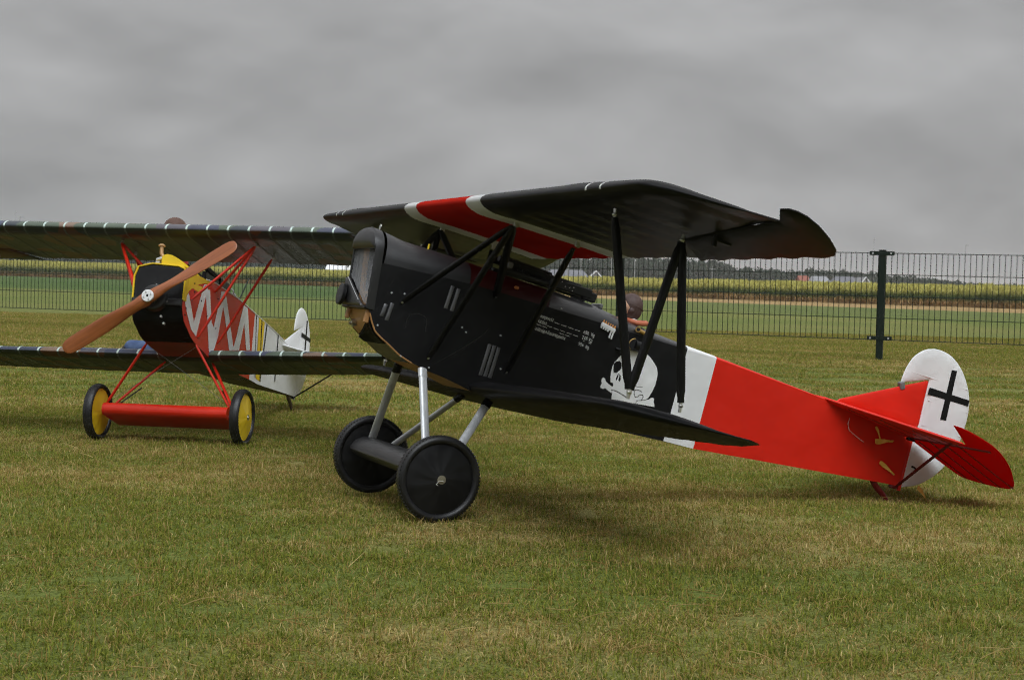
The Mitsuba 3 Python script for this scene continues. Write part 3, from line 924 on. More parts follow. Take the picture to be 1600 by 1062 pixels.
    for sg in (-1, 1):
        v, f = tailplane(sg)
        k = P('tailplane', (v, f), st['tail'], smooth=40)
        for q in (0.08, 0.15, 0.22, 0.28):
            x0 = 1.405 + (q - 0.035) * 1.26
            PP(k, 'rib', rod((x0 + 0.02, sg * q, tail_z(x0 + 0.02) - 0.0072), (1.785, sg * q, tail_z(1.785) - 0.0066), 0.0028, n=6), st['rib'])
        v, f = plate(ELEV, 0.011, 0.02, 0.013)
        k = P('elevator', (elev(v, sg, st['elev']), f if sg > 0 else f[:, ::-1]), st['elev_mat'], smooth=40)
        for t0, t1, yy in ((0.02, 0.245, 0.085), (0.01, 0.268, 0.16), (0.01, 0.272, 0.24), (-0.005, 0.262, 0.315)):
            a, b = elev(np.array([(t0, yy - 0.02, -0.0058), (t1, yy + 0.012, -0.0050)]), sg, st['elev'])
            PP(k, 'rib', rod(a, b, 0.0030, n=6), st['rib'])
        a, b = elev(np.array([(0.0, 0.02, -0.006), (0.01, 0.455, -0.006)]), sg, st['elev'])
        PP(k, 'rib', rod(a, b, 0.0042, n=6), st['rib'])
        P('tail_strut', strut((1.808, sg * 0.006, 0.362), (1.762, sg * 0.300, tail_z(1.762) - 0.008), 0.013, 0.008, (1, 0, 0), 0.7), st['tstrut'], smooth=50)
        P('control_horn', cuboid((1.80, sg * 0.035, tail_z(1.80) - 0.008), (0.035, 0.018, 0.014), 0.003), 'black_metal')
    P('tail_skid', path([(1.700, 0, 0.372), (1.728, 0, 0.345), (1.768, 0, 0.322), (1.800, 0, 0.296), (1.808, 0, 0.290)], [0.011, 0.011, 0.010, 0.009, 0.006], 8), st['skid'])
    P('tail_bracket', cuboid((1.800, 0, 0.360), (0.03, 0.02, 0.012), 0.003), st['tstrut'])
    return A, F, P, PP

SKULL = [[0.565, 0.424], [0.56, 0.44], [0.557, 0.457], [0.557, 0.477], [0.561, 0.49], [0.567, 0.499], [0.57, 0.507], [0.583, 0.524], [0.6, 0.54], [0.62, 0.549], [0.645, 0.552], [0.668, 0.547], [0.688, 0.537], [0.708, 0.523], [0.719, 0.513], [0.727, 0.499], [0.73, 0.48], [0.73, 0.456], [0.725, 0.434], [0.717, 0.412], [0.709, 0.403], [0.695, 0.398], [0.678, 0.392], [0.675, 0.382], [0.651, 0.379], [0.648, 0.374], [0.586, 0.369], [0.583, 0.38], [0.581, 0.393], [0.577, 0.4], [0.573, 0.413], [0.578, 0.417], [0.574, 0.425]]
EYE = [[0.56, 0.484], [0.566, 0.492], [0.577, 0.497], [0.585, 0.493], [0.59, 0.48], [0.587, 0.471], [0.581, 0.465], [0.577, 0.459], [0.568, 0.458], [0.564, 0.465]]
NOSE1 = [[0.585, 0.461], [0.581, 0.445], [0.581, 0.436], [0.586, 0.436], [0.588, 0.451]]
NOSE2 = [[0.589, 0.46], [0.591, 0.45], [0.591, 0.438], [0.597, 0.434], [0.599, 0.441], [0.596, 0.453]]
BONE1 = [[0.532, 0.428], [0.537, 0.432], [0.542, 0.429], [0.546, 0.423], [0.557, 0.417], [0.571, 0.413], [0.574, 0.41], [0.578, 0.393], [0.565, 0.397], [0.552, 0.403], [0.544, 0.398], [0.536, 0.399], [0.533, 0.406], [0.537, 0.413], [0.532, 0.421]]
BONE2 = [[0.679, 0.39], [0.695, 0.397], [0.709, 0.402], [0.721, 0.408], [0.727, 0.415], [0.735, 0.416], [0.74, 0.413], [0.74, 0.405], [0.744, 0.399], [0.748, 0.389], [0.73, 0.387], [0.677, 0.382]]
L1 = [[0.576, 0.401], [0.59, 0.403], [0.602, 0.401], [0.615, 0.398], [0.627, 0.396], [0.638, 0.391]]
L2 = [[0.652, 0.439], [0.665, 0.435], [0.685, 0.439]]
L3 = [[0.657, 0.422], [0.675, 0.426], [0.687, 0.424]]
L4 = [[0.66, 0.42], [0.661, 0.41], [0.668, 0.402], [0.677, 0.405], [0.683, 0.413], [0.694, 0.415], [0.697, 0.409], [0.694, 0.399]]
L5 = [[0.675, 0.382], [0.677, 0.392], [0.695, 0.398], [0.709, 0.403], [0.722, 0.413]]
W1 = [[-0.248, 0.452], [-0.238, 0.481], [-0.217, 0.501], [-0.123, 0.393], [-0.045, 0.577], [0.015, 0.592], [-0.017, 0.503], [-0.079, 0.336], [-0.148, 0.355], [-0.212, 0.409]]
W1b = [[-0.018, 0.559], [0.037, 0.572], [0.094, 0.441], [0.099, 0.436], [0.129, 0.42], [0.145, 0.468], [0.19, 0.6], [0.242, 0.61], [0.198, 0.389], [0.159, 0.319], [0.137, 0.282], [0.097, 0.307]]
W2 = [[0.184, 0.599], [0.243, 0.608], [0.342, 0.481], [0.42, 0.382], [0.502, 0.561], [0.532, 0.609], [0.61, 0.612], [0.728, 0.427], [0.653, 0.413], [0.569, 0.528], [0.517, 0.388], [0.364, 0.359], [0.254, 0.509], [0.221, 0.541], [0.178, 0.528]]
YEL = [[-0.268, 0.452], [-0.268, 0.56], [-0.262, 0.596], [-0.04, 0.604], [0.045, 0.610], [0.094, 0.614], [0.033, 0.597], [-0.046, 0.582], [-0.109, 0.562], [-0.164, 0.539], [-0.216, 0.508], [-0.238, 0.481], [-0.254, 0.455]]


def rad_pt(y, z, off=0.0):
    return (-0.282 - 0.11 * (z - 0.434) - off, y, z)


def build_black_nose(A, F, P, PP):
    # radiator shell: a frame with a domed top
    def outline(w, z0, z1, zt, n=17):
        t = np.linspace(0, math.pi, n)
        return [(w, z0)] + [(w * math.copysign(abs(math.cos(a)) ** 0.75, math.cos(a)), z1 + (zt - z1) * math.sin(a) ** 0.85) for a in t] + [(-w, z0)]
    o = outline(0.1165, 0.430, 0.600, 0.676)
    i = outline(0.1075, 0.438, 0.592, 0.660)
    for q, nm in ((0, 'radiator_shell'),):
        rows = []
        for (yo, zo), (yi, zi) in zip(o, i):
            ym, zm = (yo + yi) / 2, (zo + zi) / 2
            rows.append([np.array(rad_pt(yo, zo, -0.022)), np.array(rad_pt(yo, zo, 0.002)), np.array(rad_pt(0.7 * yo + 0.3 * yi, 0.7 * zo + 0.3 * zi, 0.004)), np.array(rad_pt(ym, zm, 0.0045)),
                         np.array(rad_pt(0.25 * yo + 0.75 * yi, 0.25 * zo + 0.75 * zi, 0.0035)), np.array(rad_pt(yi, zi, 0.001)), np.array(rad_pt(yi, zi, -0.022))])
        K = P('radiator_shell', loft(np.array(rows), cap=False, closed=True), 'grey_black', smooth=60)
    top = Polygon([(y, z) for y, z in outline(0.113, 0.606, 0.608, 0.672)][1:-1])
    v, f = plate(np.array(top.exterior.coords)[:-1], 0.030, 0.030, 0.012)
    PP(K, 'header_tank', (np.array([rad_pt(a, b, 0.002 + c) for a, b, c in v]), f[:, ::-1]), 'grey_black', smooth=40)
    cov = [(0.114, 0.434), (0.114, 0.520), (0.082, 0.517), (-0.066, 0.449), (-0.096, 0.436), (-0.112, 0.432)]
    v, f = plate(cov, 0.014, 0.008, 0.012)
    PP(K, 'shutter_cover', (np.array([rad_pt(a, b, 0.0095 + c) for a, b, c in v]), f[:, ::-1]), 'grey_black', smooth=40, label='dark cover plate with a bright diagonal edge on the lower radiator')
    PP(K, 'cover_edge', rod(rad_pt(0.080, 0.5185, 0.0165), rad_pt(-0.064, 0.4505, 0.0165), 0.0010, n=6), 'alloy')
    PP(K, 'bottom_lip', cuboid(rad_pt(0, 0.4315, -0.004), (0.030, 0.232, 0.010), 0.003), 'black_metal')
    # slats across the opening: one grille of fine rods
    win = Polygon([(0.106, 0.520), (0.106, 0.608), (-0.106, 0.608), (-0.106, 0.440), (-0.066, 0.447), (0.082, 0.515)])
    ms = []
    for c in np.arange(-0.25, 0.25, 0.0100):
        ln = LineString([(c + 0.16, 0.70), (c - 0.10, 0.40)]).intersection(win)
        for g_ in getattr(ln, 'geoms', [ln]):
            if g_.geom_type == 'LineString' and g_.length > 0.004:
                (a, b), (c2, d2) = g_.coords[0], g_.coords[-1]
                ms.append(rod(rad_pt(a, b, -0.001), rad_pt(c2, d2, -0.001), 0.0011, n=4))
    PP(K, 'grille', join(*ms), 'alloy_grey', kind='stuff')
    P('nose_interior', cuboid((-0.19, 0, 0.52), (0.01, 0.21, 0.18)), 'black_metal')
    Rt = np.array([[0.994, 0, -0.109], [0, 1, 0], [0.109, 0, 0.994]])
    def bar(y, z, w, h, d, tilt):
        c, s_ = math.cos(tilt), math.sin(tilt)
        return cuboid(rad_pt(y, z, -0.012), (d, w, h), 0.002, Rt @ np.array([[1, 0, 0], [0, c, -s_], [0, s_, c]]))
    P('wood_former', bar(0.010, 0.535, 0.022, 0.17, 0.012, -0.16), 'pale_wood', label='pale wooden former behind the radiator grille')
    P('wood_former', bar(-0.088, 0.545, 0.014, 0.14, 0.012, -0.05), 'pale_wood')
    P('wood_former', bar(-0.062, 0.462, 0.080, 0.042, 0.010, 0.0), 'pale_wood', label='brown wooden bearer with a bolt low behind the grille')
    P('radiator_core', bar(0.050, 0.550, 0.024, 0.13, 0.010, -0.14), 'alloy_grey')
    P('radiator_core', bar(0.090, 0.560, 0.016, 0.10, 0.010, -0.10), 'alloy_grey')
    P('engine_bolt', rod((-0.280, -0.066, 0.470), (-0.262, -0.066, 0.470), 0.007, n=10), 'matte_black')
    # propeller boss without a propeller
    v, f = lathe([(0.0, 0.012), (0.030, 0.012), (0.034, 0.009), (0.034, -0.006), (0.028, -0.010), (0.012, -0.012), (0.011, -0.06), (0.0, -0.06)], 28)
    P('propeller_boss', (np.column_stack([-0.312 - 0.7 * v[:, 1], v[:, 0] + 0.082, v[:, 2] + 0.462]), f), 'black_metal', smooth=40, label='black round propeller boss without its propeller')
    # chin below the radiator: tan wood, ribbed intake, black plate
    def chin(x0, x1, y0, y1, off=0.0, n=9):
        rows = []
        for x in np.linspace(x0, x1, n):
            rows.append([(x - off, y0, zb(x) - off), (x - off, y1, zb(x) - off)])
        v, f = loft(np.array(rows), cap=False, closed=False)
        return v, f[:, ::-1]
    P('chin_wood', chin(-0.283, -0.188, -0.108, 0.112, -0.001, 16), 'plywood', label='tan plywood chin under the radiator')
    P('chin_post', cuboid((-0.274, 0.090, 0.412), (0.012, 0.020, 0.034), 0.003), 'plywood')
    P('chin_post', cuboid((-0.270, -0.098, 0.408), (0.016, 0.014, 0.042), 0.003), 'plywood')
    xs_ = np.linspace(-0.262, -0.186, 14)
    ym = lambda x: float(np.interp(x, [-0.262, -0.216, -0.18], [-0.085, 0.108, 0.110]))
    P('chin_intake', loft(np.array([[(x - 0.0015, -0.106, zb(x) - 0.0015), (x - 0.0015, ym(x), zb(x) - 0.0015)] for x in xs_]), cap=False, closed=False), 'matte_black', label='dark ribbed intake on the chin')
    for y in np.arange(-0.098, 0.106, 0.0135):
        xa = float(np.interp(y, [-0.085, 0.108], [-0.260, -0.214])) + 0.003
        P('intake_slat', path([(x - 0.004, y, zb(x) - 0.004) for x in np.linspace(xa, -0.190, 7)], 0.0028, 6), 'black_metal')
    P('chin_plate', chin(-0.190, -0.100, -0.111, 0.113, 0.002), 'grey_black', label='smooth black metal plate below the chin intake')
    P('chin_bolt', join(rod((-0.262, 0.070, 0.384), (-0.250, 0.070, 0.390), 0.012, n=12), rod((-0.268, 0.070, 0.380), (-0.256, 0.070, 0.386), 0.005, n=8)), 'steel')
    lip = [(x, -w_at(x) + 0.002, zb(x) - 0.001) for x in np.linspace(-0.268, -0.10, 24)]
    P('chin_edge', path(lip, 0.0030, 6), 'plywood')
    # louvres, screws, hatch on both sides; the tether hook
    def slat(x, z0, z1, lean, side, w=0.0125):
        n = 7
        s = np.linspace(0, 1, n)
        z = z0 + (z1 - z0) * s; xx = x + lean * s
        t = np.linspace(0, math.pi, 7)
        rows = []
        for k in range(n):
            e = min(1, 6 * s[k] * (1 - s[k]) + 0.25)
            rows.append(np.column_stack([xx[k] + w / 2 * np.cos(t), np.full(7, side * (w_at(x) + 0.0005)) + side * 0.0045 * e * np.sin(t), np.full(7, z[k])]))
        v, f = loft(np.array(rows), cap=False, closed=False)
        return v, (f if side < 0 else f[:, ::-1])
    for side in (-1, 1):
        for x, z0, z1 in ((-0.232, 0.419, 0.458), (-0.2135, 0.411, 0.466), (-0.0425, 0.497, 0.569), (-0.0215, 0.494, 0.566), (0.1245, 0.331, 0.431), (0.1405, 0.331, 0.431), (0.1565, 0.331, 0.429)):
            PP(F, 'louvre', slat(x, z0, z1, 0.004, side), 'louvre_grey', smooth=60)
        for x, z in ((-0.236, 0.390), (0.026, 0.456), (0.042, 0.445), (0.155, 0.466), (0.184, 0.367), (-0.044, 0.310), (-0.181, 0.503), (-0.221, 0.495), (0.33, 0.602), (-0.14, 0.32), (0.47, 0.30)):
            p = on_side([(x, z)], 0.0005, side)[0]
            PP(F, 'screw', rod(p, p + [0, side * 0.0022, 0], 0.0031, 0.0022, 8), 'alloy')
    hatch = LineString([(-0.150, 0.405), (-0.153, 0.429), (-0.146, 0.449), (-0.128, 0.457), (-0.100, 0.456), (-0.090, 0.446), (-0.086, 0.411)]).buffer(0.0008)
    PP(F, 'hatch_seam', side_decal(hatch), 'grey_black')
    seam = LineString([(-0.03, 0.325), (0.06, 0.41), (0.10, 0.455), (0.11, 0.475)]).buffer(0.0007)
    PP(F, 'hatch_seam', side_decal(seam), 'grey_black')
    # lettering
    def lettering(text, x, z, h, sx, slope=-0.035):
        m = meshkit.text_mesh(text, h, 0.0008)
        v, f = np.array(m.vertices), np.array(m.faces)
        X = x + v[:, 0] * sx; Z = z + v[:, 1] + slope * (v[:, 0] * sx) + 0.0
        return np.column_stack([X, -(w_at(X) + 0.0004 + v[:, 2]), Z]), f
    for text, x, z in (('Leergewicht', 0.263, 0.556), ('Nutzlast', 0.2605, 0.539), ('zulässiges Gesamtgewicht', 0.260, 0.514), ('688', 0.424, 0.5475), ('218', 0.424, 0.5305), ('906', 0.417, 0.5075), ('Kg', 0.452, 0.5465), ('Kg', 0.449, 0.5285), ('Kg', 0.444, 0.5045)):
        PP(F, 'lettering', lettering(text, x, z, 0.0105, 0.60 if len(text) > 3 else 0.70), 'white_paint', smooth=False, label=f'white painted lettering reading {text}')
    dash = []
    for x0, x1, z, n in ((0.318, 0.418, 0.555, 4), (0.298, 0.414, 0.5375, 5)):
        for k in range(n):
            a = x0 + (x1 - x0) * k / n; b = a + (x1 - x0) / n * 0.74
            dash.append(Polygon([(a, z - 0.035 * (a - .26)), (b, z - 0.035 * (b - .26)), (b, z + 0.0016 - 0.035 * (b - .26)), (a, z + 0.0016 - 0.035 * (a - .26))]))
    for a, b, z in ((0.261, 0.278, 0.5315), (0.282, 0.299, 0.5305), (0.344, 0.362, 0.5255), (0.366, 0.381, 0.525), (0.431, 0.437, 0.524), (0.450, 0.459, 0.523)):
        dash.append(Polygon([(a, z), (b, z - 0.0006), (b, z + 0.001), (a, z + 0.0016)]))
    for d in dash: PP(F, 'dash', side_decal(d), 'white_paint')
    # skull and bones
    sk = Polygon(SKULL).union(Polygon(BONE2)).buffer(0.0015).buffer(-0.0015)
    lines = [LineString(q).buffer(w) for q, w in ((L1, 0.0013), (L2, 0.0010), (L3, 0.0013), (L4, 0.0012), (L5, 0.0010))]
    holes = shapely.union_all([Polygon(EYE).buffer(0.001), Polygon(NOSE1), Polygon(NOSE2)] + lines)
    emb = shapely.union_all([sk, Polygon(BONE1).buffer(0.001)]).difference(holes)
    PP(F, 'skull_emblem', side_decal(shapely.segmentize(emb, 0.02)), 'white_paint', smooth=False, label='white painted skull and crossbones emblem beside the struts')
    # cartridge chute
    ch = []
    b0, b1 = np.array([0.476, 0.600]), np.array([0.527, 0.590])
    ch.append(cuboid((0.502, -0.1185, 0.588), (0.054, 0.008, 0.014), 0.002, np.array([[0.98, 0, 0.19], [0, 1, 0], [-0.19, 0, 0.98]])))
    for k in range(6):
        x = 0.480 + k * 0.0085 + (0.002 if k > 3 else 0); z = 0.590 - 0.19 * (x - 0.502)
        L = 0.014 if k < 4 else 0.030
        ch.append(rod((x, -0.1195, z), (x - 0.003, -0.1195, z - L), 0.0028, n=8))
    cs = PP(F, 'shell_chute', join(*ch), 'white_paint', label='white comb shaped shell ejection chute with orange cartridges')
    for k in range(6):
        x = 0.482 + k * 0.0085; z = 0.596 - 0.19 * (x - 0.502)
        PP(cs, 'cartridge', rod((x, -0.118, z), (x + 0.0015, -0.117, z + 0.008), 0.0027, 0.0018, 8), 'orange')
    # small pipes by the cockpit
    PP(F, 'exhaust_port', join(rod((0.612, -0.100, 0.560), (0.606, -0.122, 0.560), 0.0195, n=20), rod((0.606, -0.117, 0.560), (0.640, -0.113, 0.558), 0.0175, n=16)), 'black_metal')
    PP(F, 'port_ring', path([(0.606 + 0.0195 * math.cos(a), -0.122, 0.560 + 0.0195 * math.sin(a)) for a in np.linspace(1.7, 4.2, 15)], 0.0017, 6), 'brass')
    PP(F, 'vent_pipe', join(rod((0.613, -0.103, 0.611), (0.607, -0.118, 0.611), 0.009, n=14), rod((0.612, -0.108, 0.610), (0.640, -0.103, 0.606), 0.007, n=12)), 'brass')
    PP(F, 'vent_pipe_mouth', rod((0.6068, -0.1185, 0.611), (0.6066, -0.119, 0.611), 0.006, n=12), 'black_metal')
    PP(F, 'footrest', rod((0.553, -0.108, 0.533), (0.580, -0.128, 0.531), 0.0048, n=10), 'black_metal')
    PP(F, 'footrest_knob', ball((0.582, -0.130, 0.531), 0.0055, 1), 'steel')
    PP(F, 'deck_light', join(ball((0.164, -0.117, 0.622), 0.008, 2, (1.1, 0.5, 0.7))), 'copper')
    # guns
    for y in (-0.040, 0.040):
        gk = P('machine_gun', gun_mesh(0.135, 0.298, 0.46, y, 0.702, -0.035), 'black_metal', smooth=40)
        PP(gk, 'receiver', join(cuboid((0.372, y, 0.680), (0.150, 0.030, 0.030), 0.003), cuboid((0.352, y, 0.694), (0.110, 0.024, 0.014), 0.003), cuboid((0.445, y, 0.672), (0.045, 0.026, 0.030), 0.003), cuboid((0.28, y, 0.672), (0.30, 0.016, 0.012), 0.002)), 'black_metal')
        for k, (x, z) in enumerate(((0.350, 0.678), (0.365, 0.679), (0.378, 0.683), (0.377, 0.672), (0.335, 0.690))):
            PP(gk, 'rivet', ball((x, y - math.copysign(0.0155, -y) * (1 if y > 0 else 1) if y > 0 else y - 0.0155, z), 0.0022, 1), 'alloy')
        PP(gk, 'muzzle', rod((0.112, y, 0.7028), (0.135, y, 0.702), 0.010, 0.0125, 14), 'black_metal')
    P('gun_sight', join(rod((0.15, 0, 0.66), (0.15, 0, 0.715), 0.003, n=6), cuboid((0.15, -0.03, 0.690), (0.02, 0.05, 0.02), 0.003)), 'alloy_grey')
    P('windscreen_frame', cuboid((0.50, 0.0, 0.655), (0.012, 0.07, 0.016), 0.003), 'alloy_grey')
    P('filler_tab', cuboid((-0.115, -0.02, 0.672), (0.004, 0.006, 0.016)), 'yellow_paint')
    P('lifting_eye', path([(-0.266, 0.03 + 0.006 * math.cos(a), 0.690 + 0.008 * math.sin(a)) for a in np.linspace(0, 6.28, 13)], 0.0016, 5), 'steel')


def build_red_nose(A, F, P, PP):
    hf = [(0.117, 0.456), (0.119, 0.560), (0.104, 0.602), (0.040, 0.617), (-0.085, 0.608), (-0.113, 0.596), (-0.118, 0.530), (-0.117, 0.456)]
    fp = [(0.112, 0.440), (0.113, 0.558), (0.098, 0.596), (0.040, 0.609), (-0.082, 0.600), (-0.110, 0.592), (-0.113, 0.44)]
    v, f = plate(fp, 0.008, 0.004, 0.015)
    P('nose_plate', (np.column_stack([-0.266 - v[:, 2], v[:, 0], v[:, 1]]), f), 'black_metal', label='flat black engine plate behind the propeller')
    # the yellow rim and cowl
    rows = []
    for (y, z) in hf:
        c = np.array([0.0, 0.53]); d = np.array([y, z]) - c; i = c + d * 0.93
        rows.append([(-0.240, y, z), (-0.272, y, z), (-0.274, *(c + d * 0.985)), (-0.274, *(c + d * 0.945)), (-0.270, *i), (-0.240, *i)])
    P('cowl_rim', loft(np.array(rows), cap=False, closed=False)[0:2], 'yellow_paint', smooth=30, label='yellow rim round the black engine plate')
    top = [(-0.240, None)]
    rows = []
    for x in np.linspace(-0.268, 0.03, 9):
        q = hf[1:7]
        k = (x + 0.268) / 0.3
        rows.append([(x, y * (1 + 0.01 * k) if abs(y) < 0.115 else math.copysign(w_at(x) + 0.001, y), z + 0.012 * k if z > 0.57 else z) for y, z in q])
    v, f = loft(np.array(rows), cap=False, closed=False)
    P('cowl_top', (v, f[:, ::-1]), 'yellow_paint', smooth=30)
    PP(F, 'cowl_side', side_decal(Polygon(YEL)), 'yellow_paint', label='yellow cowl panel over the red and white side')
    hump = [(0.003, 0.606), (0.003, 0.648), (-0.004, 0.656), (-0.018, 0.660), (-0.042, 0.655), (-0.066, 0.643), (-0.088, 0.626), (-0.108, 0.604)]
    rows = []
    for x, k in ((-0.262, 0.97), (-0.258, 1.0), (-0.18, 1.0), (-0.10, 0.9), (-0.03, 0.62), (0.02, 0.25)):
        rows.append([(x, y, 0.600 + (z - 0.600) * k) for y, z in hump])
    P('cylinder_cowl', loft(np.array(rows)), 'yellow_paint', smooth=35, label='rounded yellow hump over the cylinder heads')
    P('chin_plate', join(*[(lambda m: (m[0] - [0.002, 0, 0.002], m[1]))(belly(span_xs(-0.285, -0.088, 0.01)))]), 'matte_black', label='black curved plate closing the nose from below')
    v, f = plate([(0.112, 0.428), (0.112, 0.462), (-0.112, 0.462), (-0.112, 0.428)], 0.018, 0.006, 0.012)
    P('engine_bearer', (np.column_stack([-0.280 - v[:, 2], v[:, 0], v[:, 1]]), f), 'grey_black')
    P('gearbox_cover', (lambda m: (np.column_stack([-0.276 - m[0][:, 1], m[0][:, 0] + 0.006, m[0][:, 2] + 0.46]), m[1]))(lathe([(0, 0.034), (0.045, 0.034), (0.055, 0.028), (0.060, 0.0), (0, 0)], 30)), 'grey_black', smooth=40)
    for y, z in ((0.004, 0.515), (-0.05, 0.445), (-0.012, 0.437), (-0.03, 0.38), (-0.045, 0.35)):
        P('plate_bolt', rod((-0.276, y, z), (-0.290, y, z), 0.005, n=8), 'steel')
    # filler pipe
    pk = P('filler_pipe', path([(-0.235, -0.002, 0.640), (-0.235, 0.010, 0.654), (-0.235, 0.018, 0.668), (-0.235, 0.020, 0.700)], 0.0085, 12), 'brass_tan', smooth=60, label='tan bent filler pipe standing up from the cowl')
    PP(pk, 'cap', (lambda m: (np.column_stack([m[0][:, 0] - 0.235, -m[0][:, 2] + 0.020, m[0][:, 1] + 0.700]), m[1]))(lathe([(0, 0.010), (0.008, 0.009), (0.016, 0.002), (0.016, -0.001), (0, -0.001)], 20)), 'brass_tan', smooth=40)
    P('rocker_cover', join(cuboid((-0.22, 0.024, 0.642), (0.05, 0.030, 0.014), 0.004, np.array([[1, 0, 0], [0, 0.93, 0.36], [0, -0.36, 0.93]])), cuboid((-0.22, 0.03, 0.628), (0.04, 0.02, 0.01), 0.002)), 'alloy')
    P('exhaust_stub', cuboid((-0.23, 0.060, 0.622), (0.02, 0.04, 0.005), 0.001), 'alloy_grey')
    # zigzag paint and stripes
    for poly in (W1, W1b, W2):
        q = Polygon(poly)
        q = (q if q.is_valid else q.buffer(0)).intersection(Polygon([(-0.268, 0.40), (-0.05, 0.29), (0.2, 0.275), (0.76, 0.29), (0.76, 0.614), (-0.1, 0.614), (-0.268, 0.50)]))
        q = q.difference(Polygon(YEL))
        PP(F, 'zigzag', side_decal(shapely.segmentize(q, 0.03)), 'white_paint', smooth=False, label='white zigzag painted on the red side')
    ztop, zbot = 0.6155, 0.0
    stripes = [(0.786, 0.800, 0.872, 0.880, 'black_fabric'), (0.850, 0.898, 0.888, 0.962, 'yellow_paint'), (0.899, 0.921, 0.960, 0.966, 'black_fabric'), (0.922, 0.972, 0.967, 0.975, 'yellow_paint'), (1.016, 1.032, 0.972, 0.992, 'black_fabric'), (1.286, 1.302, 1.297, 1.313, 'black_fabric')]
    for i, (a, b, c, d, m) in enumerate(stripes):
        zb_ = 0.315 if i < 5 else 0.368
        q = Polygon([(a, 0.6155), (b, 0.6155), (d, zb_), (c, zb_)])
        PP(F, 'stripe', side_decal(shapely.segmentize(q, 0.05), 0.0014 + 0.0003 * i), m, smooth=False, label={'black_fabric': 'black stripe', 'yellow_paint': 'yellow stripe'}[m] + ' across the white rear fuselage')
    for x, z in ((-0.03, 0.572), (-0.15, 0.52), (-0.16, 0.555), (0.12, 0.585), (0.15, 0.555), (0.03, 0.45), (0.155, 0.42), (-0.23, 0.43), (-0.235, 0.40), (-0.06, 0.50)):
        p = on_side([(x, z)], 0.001)[0]
        PP(F, 'screw', rod(p, p + [0, -0.003, 0], 0.0045, 0.003, 8), 'black_metal')
    # propeller
    n = 65
    rr = 0.432 * np.sin(np.linspace(-1, 1, n) * math.pi / 2)
    t = np.linspace(0, 2 * np.pi, 25)[:-1]
    rings, uv = [], []
    ang = math.atan2(0.236, -0.352)
    e = np.array([0, math.cos(ang), math.sin(ang)]); p = np.array([0, -math.sin(ang), math.cos(ang)]); ax = np.array([-1.0, 0, 0])
    for r in rr:
        a = abs(r)
        c = np.interp(a, [0, 0.035, 0.07, 0.13, 0.22, 0.32, 0.38, 0.408, 0.423, 0.4305, 0.432], [0.060, 0.058, 0.048, 0.055, 0.068, 0.069, 0.067, 0.060, 0.045, 0.024, 0.003])
        th = np.interp(a, [0, 0.04, 0.08, 0.15, 0.3, 0.42, 0.432], [0.042, 0.042, 0.036, 0.020, 0.011, 0.006, 0.002])
        tw = np.interp(a, [0, 0.05, 0.10, 0.2, 0.3, 0.43], [0.30, 0.42, 0.62, 0.50, 0.36, 0.26]) * math.copysign(1, r)
        cd = p * math.cos(tw) + ax * math.sin(tw); td = ax * math.cos(tw) - p * math.sin(tw)
        s = np.sin(t); s = np.where(s < 0, s * 0.55, s)
        rings.append(np.array([-0.352, 0.002, 0.449]) + e * r + np.outer(c / 2 * np.cos(t), cd) + np.outer(th / 2 * s, td))
        uv.append(np.column_stack([np.full(24, r), c / 2 * np.cos(t) + 0.3 * (r > 0)]))
    v, f = loft(np.array(rings), cap=False)
    pk = P('propeller', (v, f), 'prop_wood', uv=np.vstack(uv), label='two bladed varnished wooden propeller')
    hb = lathe([(0, 0.006), (0.0245, 0.006), (0.026, 0.0045), (0.026, -0.004), (0, -0.004)], 28)
    hk = PP(pk, 'hub_plate', (np.column_stack([-0.376 - hb[0][:, 1], hb[0][:, 0] + 0.002, hb[0][:, 2] + 0.449]), hb[1]), 'white_paint', smooth=40)
    for k in range(4):
        a = math.pi / 4 + k * math.pi / 2 + 0.35
        y, z = 0.002 + 0.0165 * math.cos(a), 0.449 + 0.0165 * math.sin(a)
        PP(pk, 'hub_bolt', rod((-0.380, y, z), (-0.386, y, z), 0.0033, n=8), 'steel')
    PP(pk, 'hub_hole', rod((-0.380, 0.002, 0.449), (-0.3835, 0.002, 0.449), 0.005, n=14), 'black_metal')
    P('prop_shaft', rod((-0.376, 0.002, 0.449), (-0.27, 0.002, 0.449), 0.016, n=14), 'steel')
    for y in (-0.042, 0.042):
        gk = P('machine_gun', gun_mesh(0.15, 0.32, 0.5, y, 0.700, -0.05), 'black_metal', smooth=40)
        PP(gk, 'receiver', join(cuboid((0.400, y, 0.672), (0.150, 0.030, 0.046), 0.003), cuboid((0.30, y, 0.655), (0.32, 0.020, 0.050), 0.003)), 'black_metal')
    P('gun_mount', cuboid((0.25, 0, 0.640), (0.30, 0.07, 0.028), 0.004), 'black_metal')
    P('ring_sight', join(path([(0.53, -0.035 + 0.018 * math.cos(a), 0.668 + 0.018 * math.sin(a)) for a in np.linspace(0, 6.28, 17)], 0.003, 6), path([(0.56, -0.035 + 0.02 * math.cos(a), 0.655 + 0.016 * math.sin(a)) for a in np.linspace(0, 6.28, 17)], 0.004, 6), rod((0.53, -0.035, 0.62), (0.53, -0.035, 0.65), 0.004, n=6)), 'alloy_grey')
    P('headrest', cuboid((0.205, -0.005, 0.725), (0.03, 0.05, 0.035), 0.006), 'shirt_red')
    P('antenna', rod((0.76, 0.02, 0.62), (0.80, -0.03, 0.80), 0.0035, n=6), 'fence_green')


